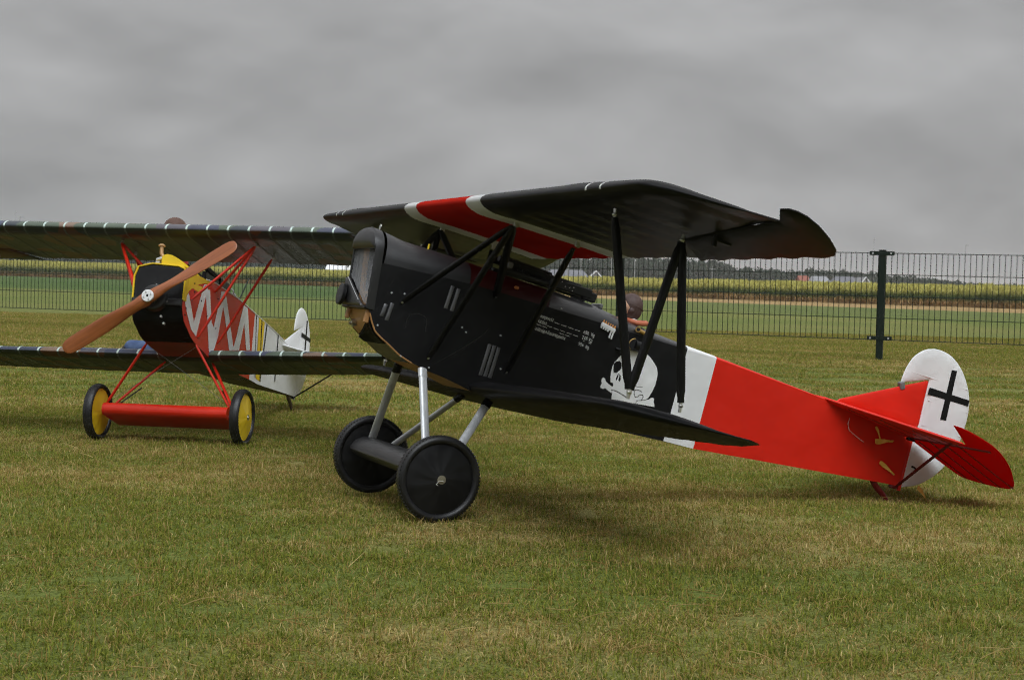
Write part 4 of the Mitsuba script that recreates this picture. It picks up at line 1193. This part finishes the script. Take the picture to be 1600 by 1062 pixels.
mat('pale_wood', mottled((0.42, 0.24, 0.11), (0.55, 0.34, 0.17), 30), 0.6)
mat('belly_brown', mottled((0.075, 0.052, 0.030), (0.115, 0.082, 0.048), 10), 0.5)
mat('brass_dull', (0.30, 0.27, 0.20), 0.45, 0.6)
mat('brass_tan', mottled((0.42, 0.24, 0.10), (0.55, 0.34, 0.17), 30), 0.4, 0.35)
mat('copper', (0.62, 0.22, 0.08), 0.3, 0.9)
mat('rib_red', (0.13, 0.010, 0.008), 0.5)
mat('rib_white', (0.50, 0.50, 0.50), 0.5)


# ------------------------------------------------------------------ build both aeroplanes
FR1, UP1 = plane_frame(-0.3281, 4.8767, 0.127, 0.3948, 0.2581)
ST1 = dict(kind='black', name='black_biplane', pitch=0.2581, track=0.650, R=0.127,
           label='black and red biplane with skull emblem, white bands and no propeller, nearest the camera',
           ribs_u=(0.059, 0.118), ribs_l=(0.059, 0.118), wing_u='black_wing', wing_l='black_fabric', ail='black_fabric', strut='strut_black', gear='alloy', gear_w=0.027, tyre=0.0135, tyre_w=0.0195,
           fairing='grey_black', cover='wheel_black', elev=math.radians(20), elev_mat='red_thin', fin='red_fabric', tail='red_fabric', tstrut='dark_red', skid='dark_red', rib='rib_red', post='red_fabric')
FR2, UP2 = plane_frame(-1.4957, 6.9242, 0.0856, 1.4134, 0.2246)
ST2 = dict(kind='red', name='camouflage_biplane', pitch=0.2246, track=0.6646, R=0.1233,
           label='biplane with camouflage cloth wings, red and white zigzag side, yellow cowl and wooden propeller',
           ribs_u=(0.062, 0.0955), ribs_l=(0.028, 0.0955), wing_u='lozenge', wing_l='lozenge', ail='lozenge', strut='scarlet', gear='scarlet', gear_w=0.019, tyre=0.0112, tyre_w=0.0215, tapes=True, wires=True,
           fairing='scarlet', cover='yellow_paint', elev=math.radians(-3), elev_mat='white_fabric', fin='white_fabric', tail='white_fabric', tstrut='black_metal', skid='belly_brown', rib='rib_white', post='white_fabric')
A1, F1, P1, PP1 = build_plane(FR1, UP1, ST1)
A2, F2, P2, PP2 = build_plane(FR2, UP2, ST2)
# grey tape clip and a small hook on the black biplane's tail
P1('tape_clip', cuboid((1.7290, 0.0, 0.7125), (0.020, 0.021, 0.028), 0.003, np.array([[0.91, 0, -0.41], [0, 1, 0], [0.41, 0, 0.91]])), 'alloy_grey', label='grey tape clip joining fin and rudder')
P1('rudder_lock', path([(1.850, -0.009, 0.448), (1.866, -0.012, 0.445), (1.874, -0.010, 0.440)], 0.0035, 6), 'black_metal')
# the loose wire on the tail side
part(A1, 'loose_wire', path(np.vstack([on_side([(1.530, 0.545), (1.528, 0.525), (1.540, 0.505), (1.575, 0.492), (1.615, 0.480)], 0.004)]), 0.0008, 4), 'white_paint', FR1)


def ribbon(label, pts, width, tw):
    """A short crumpled strip of tape; pts along its middle (local of the black biplane)."""
    pts = np.asarray(pts, float)
    s = np.linspace(0, 1, 13)
    mid = np.stack([np.interp(s, np.linspace(0, 1, len(pts)), pts[:, k]) for k in range(3)], 1)
    tan = np.gradient(mid, axis=0)
    rows = []
    for i, (m, d) in enumerate(zip(mid, tan)):
        d = norm(d)
        a = norm(np.cross(d, [0, 1, 0.0]))
        b = np.cross(d, a)
        q = tw * (s[i] - 0.3) + 0.35 * math.sin(9 * s[i])
        w = (a * math.cos(q) + b * math.sin(q)) * width / 2 * (0.75 + 0.35 * math.sin(5 * s[i] + tw))
        h = norm(np.cross(d, w)) * 0.0006
        rows.append([m + w + h, m - w + h, m - w - h, m + w - h])
    k = thing('yellow_ribbon', label, 'ribbon', 'yellow ribbons on the tail')
    scene[k] = mikit.ply((FR1(loft(np.array(rows))[0]), loft(np.array(rows))[1]), 'ribbon_yellow', smooth=60)


ribbon('crumpled yellow ribbon on the red tail side just below the tailplane', [(1.655, -0.034, 0.494), (1.680, -0.026, 0.498), (1.705, -0.030, 0.507), (1.737, -0.022, 0.512)], 0.018, 0.5)
ribbon('thin twisted yellow ribbon hanging from under the red tailplane', [(1.650, -0.024, 0.545), (1.662, -0.028, 0.530), (1.672, -0.030, 0.512), (1.680, -0.030, 0.502)], 0.009, 1.2)
ribbon('yellow ribbon slanting down the red tail side, lowest on the fuselage', [(1.706, -0.020, 0.430), (1.735, -0.018, 0.420), (1.762, -0.020, 0.408), (1.782, -0.016, 0.401)], 0.013, 0.4)
ribbon('pale yellow ribbon hanging below the white rudder above the grass', [(1.905, 0.0, 0.384), (1.925, -0.004, 0.370), (1.944, -0.002, 0.356), (1.955, -0.002, 0.340)], 0.014, 1.0)

# ------------------------------------------------------------------ the pilot figure in the black biplane
H = np.array([0.617, 0.0, 0.689])
tk = thing('pilot_figure', 'small pilot figure in brown leather helmet and white scarf sitting in the black biplane', 'pilot figure')
body = [(H + [0, 0, 0.004], 0.0345, H + [-0.008, 0, -0.004], 0.033), (H + [-0.006, 0, -0.006], 0.030, H + [-0.022, 0, -0.024], 0.017), (H + [-0.030, 0, -0.004], 0.0075, H + [-0.038, 0, -0.010], 0.0055),
        (H + [0.004, 0, -0.02], 0.019, H + [0.008, 0, -0.060], 0.020), (H + [0.008, 0.03, -0.085], 0.028, H + [0.008, -0.03, -0.085], 0.028), (H + [0.01, 0.022, -0.09], 0.034, H + [0.01, 0.02, -0.16], 0.034), (H + [0.01, -0.022, -0.09], 0.034, H + [0.01, -0.02, -0.16], 0.034)]
part(tk, 'body', tube_hull(body, 0.005, 10), 'skin', FR1, smooth=True)
for s in (-1, 1):
    part(tk, 'eye', ball(H + [-0.037, s * 0.0125, 0.002], 0.0042, 1), 'black_metal', FR1, smooth=True)
hs = m3.Manifold.batch_hull([m3.Manifold.sphere(0.0385, 32).translate((H + [0.002, 0, 0.004]).tolist()), m3.Manifold.sphere(0.034, 32).translate((H + [0.008, 0, -0.014]).tolist())])
ear = m3.Manifold.batch_hull([m3.Manifold.sphere(0.012, 20).translate((H + [-0.006, s * 0.026, -0.016]).tolist()) for s in (-1, 1)])
hs = hs + ear
hs = hs - m3.Manifold.batch_hull([m3.Manifold.sphere(0.021, 24).translate((H + [-0.046, s * 0.010, z]).tolist()) for s in (-1, 1) for z in (-0.038, 0.000)])
hv, hf_ = vf(hs.refine_to_length(0.004))
tmh = trimesh.Trimesh(hv, hf_, process=True); trimesh.smoothing.filter_taubin(tmh, iterations=6)
part(tk, 'helmet', tmh, 'helmet', FR1, smooth=50)
part(tk, 'helmet_seam', path([H + [0.0415 * math.cos(a) + 0.003, 0.0385 * math.sin(a), 0.0005 - 0.010 * math.cos(a) * 0.6] for a in np.linspace(-2.2, 2.2, 30)], 0.0014, 6), 'helmet', FR1)
part(tk, 'goggles', join(*[path([H + [-0.040 + 0.002 * abs(math.cos(a)), s * 0.0135 + 0.009 * math.cos(a), 0.006 + 0.0075 * math.sin(a)] for a in np.linspace(0, 6.28, 15)], 0.0022, 6) for s in (-1, 1)]), 'black_metal', FR1, smooth=60)
part(tk, 'scarf', tube_hull([(H + [0.008 + 0.024 * math.cos(a), 0.026 * math.sin(a), -0.052 - 0.004 * math.cos(3 * a)], 0.011, H + [0.008 + 0.024 * math.cos(a + 0.7), 0.026 * math.sin(a + 0.7), -0.052 - 0.004 * math.cos(3 * a + 2)], 0.011) for a in np.arange(0, 6.2, 0.7)], 0.005, 3), 'cloth_white', FR1, smooth=True)
part(tk, 'jacket', tube_hull([(H + [0.010, 0.034, -0.090], 0.0275, H + [0.010, -0.034, -0.090], 0.0275), (H + [0.012, 0.026, -0.10], 0.037, H + [0.012, 0.024, -0.165], 0.037), (H + [0.012, -0.026, -0.10], 0.037, H + [0.012, -0.024, -0.165], 0.037)], 0.006, 6), 'helmet', FR1, smooth=True)

# ------------------------------------------------------------------ the fence
FA = -0.3707
FD = np.array([math.cos(FA), math.sin(FA), 0.0]); F0 = np.array([3.394, 14.585, 0.0])
FZ = 0.078
fk = thing('mesh_fence', 'long low dark green wire mesh fence with square posts behind the biplanes', 'fence')
FN = np.array([-FD[1], FD[0], 0])
FM = np.stack([FD, FN, [0, 0, 1.0]], 1)
post = join(cuboid((0, 0, 0.50), (0.060, 0.060, 1.02), 0.006), cuboid((0, 0, 1.013), (0.064, 0.064, 0.010), 0.003))
for k in range(-6, 5):
    f0 = F0 + FD * 2.52 * k; f0[2] = FZ if k > -5 else float(ground_z(f0[0], f0[1]))
    ffr = Frame(f0, FM)
    pk = part(fk, 'post', post, 'fence_green', ffr, smooth=30)
    for z in (0.205, 0.985):
        part(pk, 'clamp', join(cuboid((0, -0.036, z), (0.225, 0.008, 0.038), 0.002), cuboid((-0.09, -0.030, z), (0.045, 0.020, 0.036), 0.002), cuboid((0.09, -0.030, z), (0.045, 0.020, 0.036), 0.002)), 'fence_green', ffr)
        for s in (-1, 1):
            part(pk, 'clamp_bolt', rod((s * 0.082, -0.040, z), (s * 0.082, -0.046, z), 0.009, n=8), 'alloy', ffr)
    if k < 4:
        ms = []
        for i in range(50):
            x = 0.035 + i * 0.05
            ms.append(rod((x, 0, 0.186), (x, 0, 1.016 - 0.025), 0.0033, n=5))
        for z in (0.190, 0.390, 0.590, 0.790, 0.988):
            for o in (-0.006, 0.006):
                ms.append(rod((0.02, o, z), (2.50, o, z), 0.0036, n=5))
        part(fk, 'mesh_panel', join(*ms), 'fence_green', ffr, smooth=40, kind='stuff')

# ------------------------------------------------------------------ a person kneeling behind the camouflage biplane
hp = unproj(276, 347, 13.0)
KX, KY = float(hp[0]), 13.0
KZ = float(hp[2]) - 1.125 - 0.02
kf = Frame((KX, KY, KZ), np.eye(3))
kp = thing('person', 'person with short brown hair and blue jeans kneeling behind the camouflage biplane', 'person')
sk_ = [((0, 0, 1.07), 0.098, (0.018, 0, 1.02), 0.092), ((0.03, 0, 1.0), 0.075, (0.055, 0, 0.965), 0.05), ((0.098, 0, 1.03), 0.02, (0.112, 0, 1.012), 0.014), ((-0.01, 0, 1.0), 0.058, (-0.02, 0, 0.90), 0.06),
       ((-0.03, 0.15, 0.83), 0.06, (-0.03, -0.15, 0.83), 0.06), ((-0.03, 0.09, 0.80), 0.10, (-0.06, 0.06, 0.50), 0.10), ((-0.03, -0.09, 0.80), 0.10, (-0.06, -0.06, 0.50), 0.10)]
for s in (-1, 1):
    sk_ += [((-0.03, s * 0.19, 0.83), 0.052, (0.06, s * 0.23, 0.60), 0.042), ((0.06, s * 0.23, 0.60), 0.040, (0.26, s * 0.16, 0.56), 0.029), ((0.26, s * 0.16, 0.56), 0.028, (0.31, s * 0.14, 0.555), 0.026)]
    for j in range(4):
        b = np.array((0.33, s * (0.115 + 0.017 * j), 0.56)); e = b + [0.045 - 0.006 * abs(j - 1.5), 0, -0.012]
        sk_ += [(b - [0.03, 0, 0], 0.0105, e, 0.009), (e, 0.009, e + [0.018, 0, -0.022], 0.008)]
    sk_ += [((0.29, s * 0.125, 0.56), 0.012, (0.325, s * 0.098, 0.548), 0.010), ((0.325, s * 0.098, 0.548), 0.0095, (0.352, s * 0.098, 0.535), 0.0085)]
part(kp, 'body', tube_hull(sk_, 0.018, 8), 'skin', kf, smooth=True)
part(kp, 'hair', tube_hull([((-0.012, 0, 1.085), 0.100, (-0.022, 0, 1.045), 0.096)], 0.02, 4), 'hair', kf, smooth=True)
for s in (-1, 1): part(kp, 'ear', ball((0.0, s * 0.098, 1.03), 0.028, 1, (0.8, 0.4, 1.1)), 'skin', kf, smooth=True)
sh = [((-0.03, 0.15, 0.83), 0.075, (-0.03, -0.15, 0.83), 0.075), ((-0.03, 0.09, 0.80), 0.115, (-0.06, 0.06, 0.48), 0.118), ((-0.03, -0.09, 0.80), 0.115, (-0.06, -0.06, 0.48), 0.118)]
for s in (-1, 1): sh += [((-0.03, s * 0.19, 0.83), 0.066, (0.05, s * 0.228, 0.63), 0.058)]
part(kp, 'shirt', tube_hull(sh, 0.022, 6), 'shirt_red', kf, smooth=True)
tr = [((-0.06, 0.08, 0.44), 0.118, (-0.06, -0.08, 0.44), 0.118), ((-0.06, 0.10, 0.42), 0.10, (0.33, 0.12, 0.44), 0.075), ((0.33, 0.12, 0.44), 0.073, (0.30, 0.12, 0.07), 0.05), ((-0.06, -0.10, 0.42), 0.10, (0.02, -0.12, 0.08), 0.078), ((0.02, -0.12, 0.085), 0.075, (-0.33, -0.10, 0.115), 0.058)]
part(kp, 'trousers', tube_hull(tr, 0.025, 6), 'jeans', kf, smooth=True)
part(kp, 'shoe', tube_hull([((0.28, 0.12, 0.045), 0.045, (0.44, 0.13, 0.035), 0.036)], 0.02, 3), 'black_metal', kf, smooth=True)
part(kp, 'shoe', tube_hull([((-0.36, -0.10, 0.10), 0.042, (-0.42, -0.10, 0.036), 0.034)], 0.02, 3), 'black_metal', kf, smooth=True)


# ------------------------------------------------------------------ maize field
def f_maize(p, n, uv):
    h = uv.y
    r = uv.x
    leaf = mix(mi.Color3f(0.055, 0.085, 0.028), mi.Color3f(0.12, 0.155, 0.045), noise(r * 77))
    base = mix(mi.Color3f(0.55, 0.32, 0.15), mi.Color3f(0.36, 0.27, 0.11), noise(r * 31 + 4))
    top = mix(mi.Color3f(0.40, 0.38, 0.085), mi.Color3f(0.70, 0.64, 0.22), noise(r * 53 + 9))
    wob = 0.20 * (noise(p.x * 0.5, r * 13) - 0.5)
    c = mix(base, leaf, smoothstep(0.18, 0.42, h + wob))
    return mix(c, top, smoothstep(0.48, 0.80, h + wob))


scene['maize_mat'] = {'type': 'principledthin', 'base_color': proc(f_maize), 'roughness': 0.6, 'diff_trans': 0.5, 'spec_trans': 0.0}


def maize_clump(seed, W=4.0, D=3.2, n=150):
    g = np.random.default_rng(seed)
    V, Fc, U, k = [], [], [], 0
    for i in range(n):
        bx, by = g.uniform(-W / 2, W / 2), g.uniform(-D / 2, D / 2)
        Hh = g.uniform(0.86, 1.04); r = g.random()
        w = 0.02
        v, f = rod((bx, by, 0), (bx + g.normal(0, .02), by, Hh), 0.016, 0.006, 4)
        V.append(v); Fc.append(f + k); U.append(np.column_stack([np.full(len(v), r), v[:, 2]])); k += len(v)
        for j in range(9):
            z0 = Hh * g.uniform(0.08, 0.9); az = g.uniform(0, 6.283); L = g.uniform(0.22, 0.42); rr = g.random()
            d = np.array([math.cos(az), math.sin(az), 0]); s = np.array([-d[1], d[0], 0]) * 0.030
            b = np.array([bx, by, z0])
            m = b + d * L * 0.5 + [0, 0, 0.16]; e = b + d * L + [0, 0, g.uniform(-0.10, 0.12)]
            pts = np.array([b - s * 0.6, b + s * 0.6, m - s, m + s, e])
            V.append(pts); Fc.append(np.array([[0, 1, 3], [0, 3, 2], [2, 3, 4]]) + k); k += 5
            U.append(np.column_stack([np.full(5, rr), np.clip(pts[:, 2], 0, 1)]))
        for j in range(6):
            az = g.uniform(0, 6.283); rr = g.random()
            b = np.array([bx, by, Hh - 0.03]); e = b + [math.cos(az) * 0.08, math.sin(az) * 0.08, g.uniform(0.05, 0.14)]
            s = np.array([-math.sin(az), math.cos(az), 0]) * 0.014
            pts = np.array([b - s, b + s, e + s, e - s])
            V.append(pts); Fc.append(np.array([[0, 1, 2], [0, 2, 3]]) + k); k += 4; U.append(np.column_stack([np.full(4, rr), np.full(4, 1.0)]))
    return np.vstack(V), np.vstack(Fc), np.vstack(U)


for k in range(3):
    v, f, u = maize_clump(40 + k)
    scene[f'maize_clump_{k}'] = {'type': 'shapegroup', 'plants': mikit.ply((v, f), 'maize_mat', smooth=False, uv=u)}
labels['maize_field'] = {'label': 'field of ripening maize with yellow tops along the far side of the grass', 'category': 'maize', 'kind': 'stuff'}
g = np.random.default_rng(9)
n = 0
for x in np.arange(-95, 62, 3.5):
    yf = 118.0 - 1.10 * x if x > -55 else 178.5
    for row in range(7):
        Y = yf + 1.6 + row * 2.9 + g.uniform(-.3, .3); X = x + g.uniform(-0.5, 0.5) + row * 0.9
        if abs(X) > 0.40 * Y + 6: continue
        Hh = 1.20 + 0.45 * np.clip(-X / 55, 0, 1) + 0.03 * g.normal()
        n += 1
        scene[f'maize_field__{n:03d}'] = {'type': 'instance', 'to_world': T().translate([float(X), float(Y), float(ground_z(X, Y))]).rotate([0, 0, 1], float(-47 + g.choice([0, 180]))).scale([1, 1, float(Hh)]), 'group': {'type': 'ref', 'id': f'maize_clump_{g.integers(3)}'}}


# ------------------------------------------------------------------ far trees
def f_far_tree(p, n, uv):
    return mix(mi.Color3f(0.010, 0.022, 0.012), mi.Color3f(0.026, 0.044, 0.024), dr.clip(noise(uv.x * 41) * 0.7 + 0.35 * uv.y, 0, 1))


scene['far_tree_mat'] = {'type': 'principledthin', 'base_color': proc(f_far_tree), 'roughness': 0.7, 'diff_trans': 0.35, 'spec_trans': 0.0}


def far_tree(seed, H=9.0, R=3.4, n=900):
    g = np.random.default_rng(seed)
    lobes = [(np.array([g.normal(0, R * 0.35), g.normal(0, R * 0.3), H * g.uniform(0.22, 0.80)]), R * g.uniform(0.42, 0.72)) for _ in range(9)]
    V, Fc, U = [], [], []
    for i in range(n):
        c, r = lobes[g.integers(len(lobes))]
        d = norm(g.normal(size=3))
        p = c + d * r * g.uniform(0.75, 1.05) * [1, 1, 0.85]
        p[2] = max(p[2], 0.2)
        a, b = basis(norm(d + 0.7 * g.normal(size=3)))
        s = g.uniform(0.35, 0.80)
        pts = np.array([p - a * s, p + b * s * 0.7, p + a * s, p - b * s * 0.7])
        V.append(pts); Fc.append(np.array([[0, 1, 2], [0, 2, 3]]) + 4 * i); U.append(np.column_stack([np.full(4, g.random()), np.full(4, p[2] / H)]))
    return np.vstack(V), np.vstack(Fc), np.vstack(U)


for k in range(4):
    v, f, u = far_tree(60 + k)
    scene[f'far_tree_{k}'] = {'type': 'shapegroup', 'crown': mikit.ply((v, f), 'far_tree_mat', smooth=False, uv=u)}
labels['far_wood'] = {'label': 'far off dark wood along the horizon beyond the maize', 'category': 'wood', 'kind': 'stuff'}
g = np.random.default_rng(12)
n = 0
for px in np.arange(-60, 1720, 6.0):
    for row in range(4):
        Y = 430 + 22 * row + g.uniform(-8, 8)
        top = np.interp(px, [-60, 300, 560, 700, 800, 1000, 1090, 1160, 1220, 1300, 1345, 1400, 1450, 1500, 1540, 1600, 1720], [9.5, 9.5, 8.6, 8.6, 9.6, 9.2, 8.6, 6.9, 6.8, 6.9, 6.6, 6.0, 5.4, 4.6, 4.0, 4.4, 4.8]) * g.uniform(0.80, 1.02)
        if 1290 < px < 1306 and row == 0: continue
        X = (px + g.uniform(-4, 4) - 800) / F_PX * Y
        n += 1
        sxy = float(np.clip(top / 9.0, 0.65, 1.1) * g.uniform(0.85, 1.15))
        scene[f'far_wood__{n:03d}'] = {'type': 'instance', 'to_world': T().translate([float(X), float(Y), 0.0]).rotate([0, 0, 1], float(g.uniform(0, 360))).scale([sxy, sxy, float(top / 9.0)]), 'group': {'type': 'ref', 'id': f'far_tree_{g.integers(4)}'}}


# ------------------------------------------------------------------ far buildings, car, poles
def house(label, px0, px1, py_ridge, Y, depth, roof, gable_dir='x', eave_drop=None, wall_h=2.4, cat='house', hip=0.0):
    a, b = unproj(px0, 440, Y), unproj(px1, 440, Y)
    zr = float(unproj((px0 + px1) / 2, py_ridge, Y)[2])
    x0, x1 = float(a[0]), float(b[0])
    k = thing('house', label, cat)
    L = x1 - x0
    ze = min(wall_h, zr - 0.6)
    part(k, 'wall', cuboid(((x0 + x1) / 2, Y, ze / 2), (L - 0.5, depth - 0.5, ze)), 'wall_pale', smooth=False)
    y0, y1 = Y - depth / 2, Y + depth / 2
    if gable_dir == 'x':   # ridge along x
        A_ = [(x0, y0, ze - 0.1), (x1, y0, ze - 0.1), (x1, y1, ze - 0.1), (x0, y1, ze - 0.1), (x0 + hip, Y, zr), (x1 - hip, Y, zr)]
        f = [[0, 1, 5], [0, 5, 4], [2, 3, 4], [2, 4, 5], [1, 2, 5], [3, 0, 4], [0, 3, 2], [0, 2, 1]]
    else:
        xm = (x0 + x1) / 2
        A_ = [(x0, y0, ze - 0.1), (x1, y0, ze - 0.1), (x1, y1, ze - 0.1), (x0, y1, ze - 0.1), (xm, y0, zr), (xm, y1, zr)]
        f = [[1, 2, 5], [1, 5, 4], [3, 0, 4], [3, 4, 5], [0, 1, 4], [2, 3, 5], [0, 3, 2], [0, 2, 1]]
    rk = part(k, 'roof', (np.array(A_), np.array(f)), roof, smooth=False)
    if gable_dir == 'y':
        for xa in (x0, x1):
            part(rk, 'barge_board', rod((xa, y0 - 0.12, ze - 0.1), ((x0 + x1) / 2, y0 - 0.12, zr), 0.11, n=5), 'car_white')
    n = max(2, int(L / 3))
    for i in range(n):
        wx = x0 + L * (i + 0.5) / n
        wk = part(k, 'window', cuboid((wx, y0 + 0.22, ze * 0.55), (0.9, 0.08, 1.0)), 'glass_dark', smooth=False)
        part(wk, 'frame', join(cuboid((wx, y0 + 0.2, ze * 0.55 + 0.53), (1.06, 0.08, 0.08)), cuboid((wx, y0 + 0.2, ze * 0.55 - 0.53), (1.06, 0.08, 0.08))), 'car_white', smooth=False)
    return k


house('grey roofed farmhouse with a long hipped roof beyond the maize, left of the white gable', 848, 922, 421.5, 262, 9, 'roof_grey', hip=1.2, wall_h=1.7)
house('small house with a white edged gable beside the long grey roof', 914, 944, 423.5, 256, 8, 'roof_grey', 'y', wall_h=1.4)
house('barn with a brick red gable end at the left of the light grey roofs', 1246, 1262, 430.5, 275, 8, 'brick_red', cat='barn', wall_h=1.9)
house('long light grey roofed house right of the red barn', 1259, 1300, 431.5, 272, 9, 'roof_light', hip=1.0, wall_h=1.3)
house('dark grey roofed house in the middle of the right hand group of roofs', 1292, 1346, 432.0, 268, 9, 'roof_grey', hip=1.4, wall_h=1.2)
house('low house with a pale gable at the right end of the group of roofs', 1328, 1361, 433.0, 262, 8, 'roof_light', 'y', wall_h=0.9)
house('white shed far behind the maize seen under the camouflage wing, left of the black nose', 511, 541, 409.5, 300, 9, 'car_white', hip=0.2, wall_h=2.3, cat='shed')
house('second white shed seen beside the black nose, right of the other white shed', 545, 572, 410.5, 306, 9, 'wall_pale', hip=0.3, wall_h=2.2, cat='shed')
# a white car on the road behind the maize
c0 = unproj(1215, 440, 170)
ck = thing('parked_car', 'white car with dark windows half hidden behind the maize', 'car')
cf = Frame((float(c0[0]), 170, 0), np.eye(3))
part(ck, 'body', tube_hull([((-1.7, -.6, .62), .3, (1.8, -.6, .62), .3), ((-1.7, .6, .62), .3, (1.8, .6, .62), .3), ((-1.7, -.6, .62), .3, (-1.7, .6, .62), .3), ((1.8, -.6, .62), .3, (1.8, .6, .62), .3), ((-1.2, 0, .6), .42, (1.3, 0, .6), .42)], 0.25, 3), 'car_white', cf, smooth=True)
part(ck, 'cabin', tube_hull([((-0.9, -.45, 1.18), .26, (0.5, -.45, 1.18), .26), ((-0.9, .45, 1.18), .26, (0.5, .45, 1.18), .26), ((-1.3, 0, .95), .3, (1.1, 0, .9), .26)], 0.2, 3), 'car_white', cf, smooth=True)
part(ck, 'window', cuboid((-0.2, -0.70, 1.16), (1.5, 0.05, 0.30), 0.02), 'glass_dark', cf)
part(ck, 'windscreen', cuboid((0.86, 0, 1.10), (0.08, 1.1, 0.36), 0.02, np.array([[0.8, 0, -0.6], [0, 1, 0], [0.6, 0, 0.8]])), 'glass_dark', cf)
for s in (-1, 1):
    for x in (-1.15, 1.25):
        wv, wf_ = lathe([(0, .1), (0.3, .1), (0.33, .06), (0.33, -.06), (0.3, -.1), (0, -.1)], 20)
        part(ck, 'wheel', (wv + [x, s * 0.82, 0.33], wf_), 'rubber', cf)
# poles: lamp posts and masts that stand beyond the field
for px, top, Y, kind, where in ((790, 402, 250, 'lamp', 'left of the long grey roof under the red wing band'), (888, 404, 240, 'lamp', 'in front of the long grey roof, seen under the black wing'), (908, 400, 245, 'mast', 'just left of the white gable'),
                                (956, 402, 250, 'lamp', 'right of the white gable, next to the front wing strut'), (992, 402, 236, 'lamp', 'between the two black wing struts'), (1113, 415, 238, 'mast', 'left of the white car'), (1253, 404, 300, 'lamp', 'behind the red barn end'),
                                (1273, 400, 300, 'mast', 'behind the light grey roof'), (1303, 396, 330, 'mast', 'at the right tip of the black wing'), (1366, 372, 420, 'mast', 'just left of the fence post'), (1509, 383, 430, 'lamp', 'at the far right above the fence'),
                                (24, 329, 420, 'mast', 'at the far left above the camouflage wing'), (31, 339, 410, 'lamp', 'second from the left edge above the camouflage wing'), (450, 408, 300, 'lamp', 'under the camouflage wing, left of the white sheds'), (398, 409, 300, 'lamp', 'behind the red struts of the camouflage biplane')):
    p = unproj(px, top, Y); h = float(p[2])
    r = 0.085 if kind == 'lamp' else 0.05
    k = thing('lamp_post' if kind == 'lamp' else 'mast', ('pale grey lamp post ' if kind == 'lamp' else 'thin grey mast ') + where, 'lamp post' if kind == 'lamp' else 'mast')
    part(k, 'pole', rod((float(p[0]), Y, 0), (float(p[0]), Y, h), r, r * 0.7, 7), 'pole_grey')
    if kind == 'lamp':
        part(k, 'lamp_head', cuboid((float(p[0]) + 0.35, Y, h), (1.0, 0.26, 0.16), 0.04), 'pole_grey')
    else:
        part(k, 'crossbar', rod((float(p[0]) - 0.4, Y, h - 0.5), (float(p[0]) + 0.4, Y, h - 0.5), 0.04, n=5), 'pole_grey')

# ------------------------------------------------------------------ air
if HAZE:
    scene['air'] = {'type': 'homogeneous', 'albedo': {'type': 'rgb', 'value': [0.95, 0.955, 0.96]}, 'sigma_t': 0.00035}
    scene['haze'] = {'type': 'cube', 'to_world': T().translate([0, 2240, 9.5]).scale([6200, 2300, 11.0]), 'bsdf': {'type': 'null'}, 'interior': {'type': 'ref', 'id': 'air'}}
    labels['haze'] = {'label': 'thin grey haze in the air', 'kind': 'stuff'}
    scene['camera']['medium'] = {'type': 'ref', 'id': 'air'}
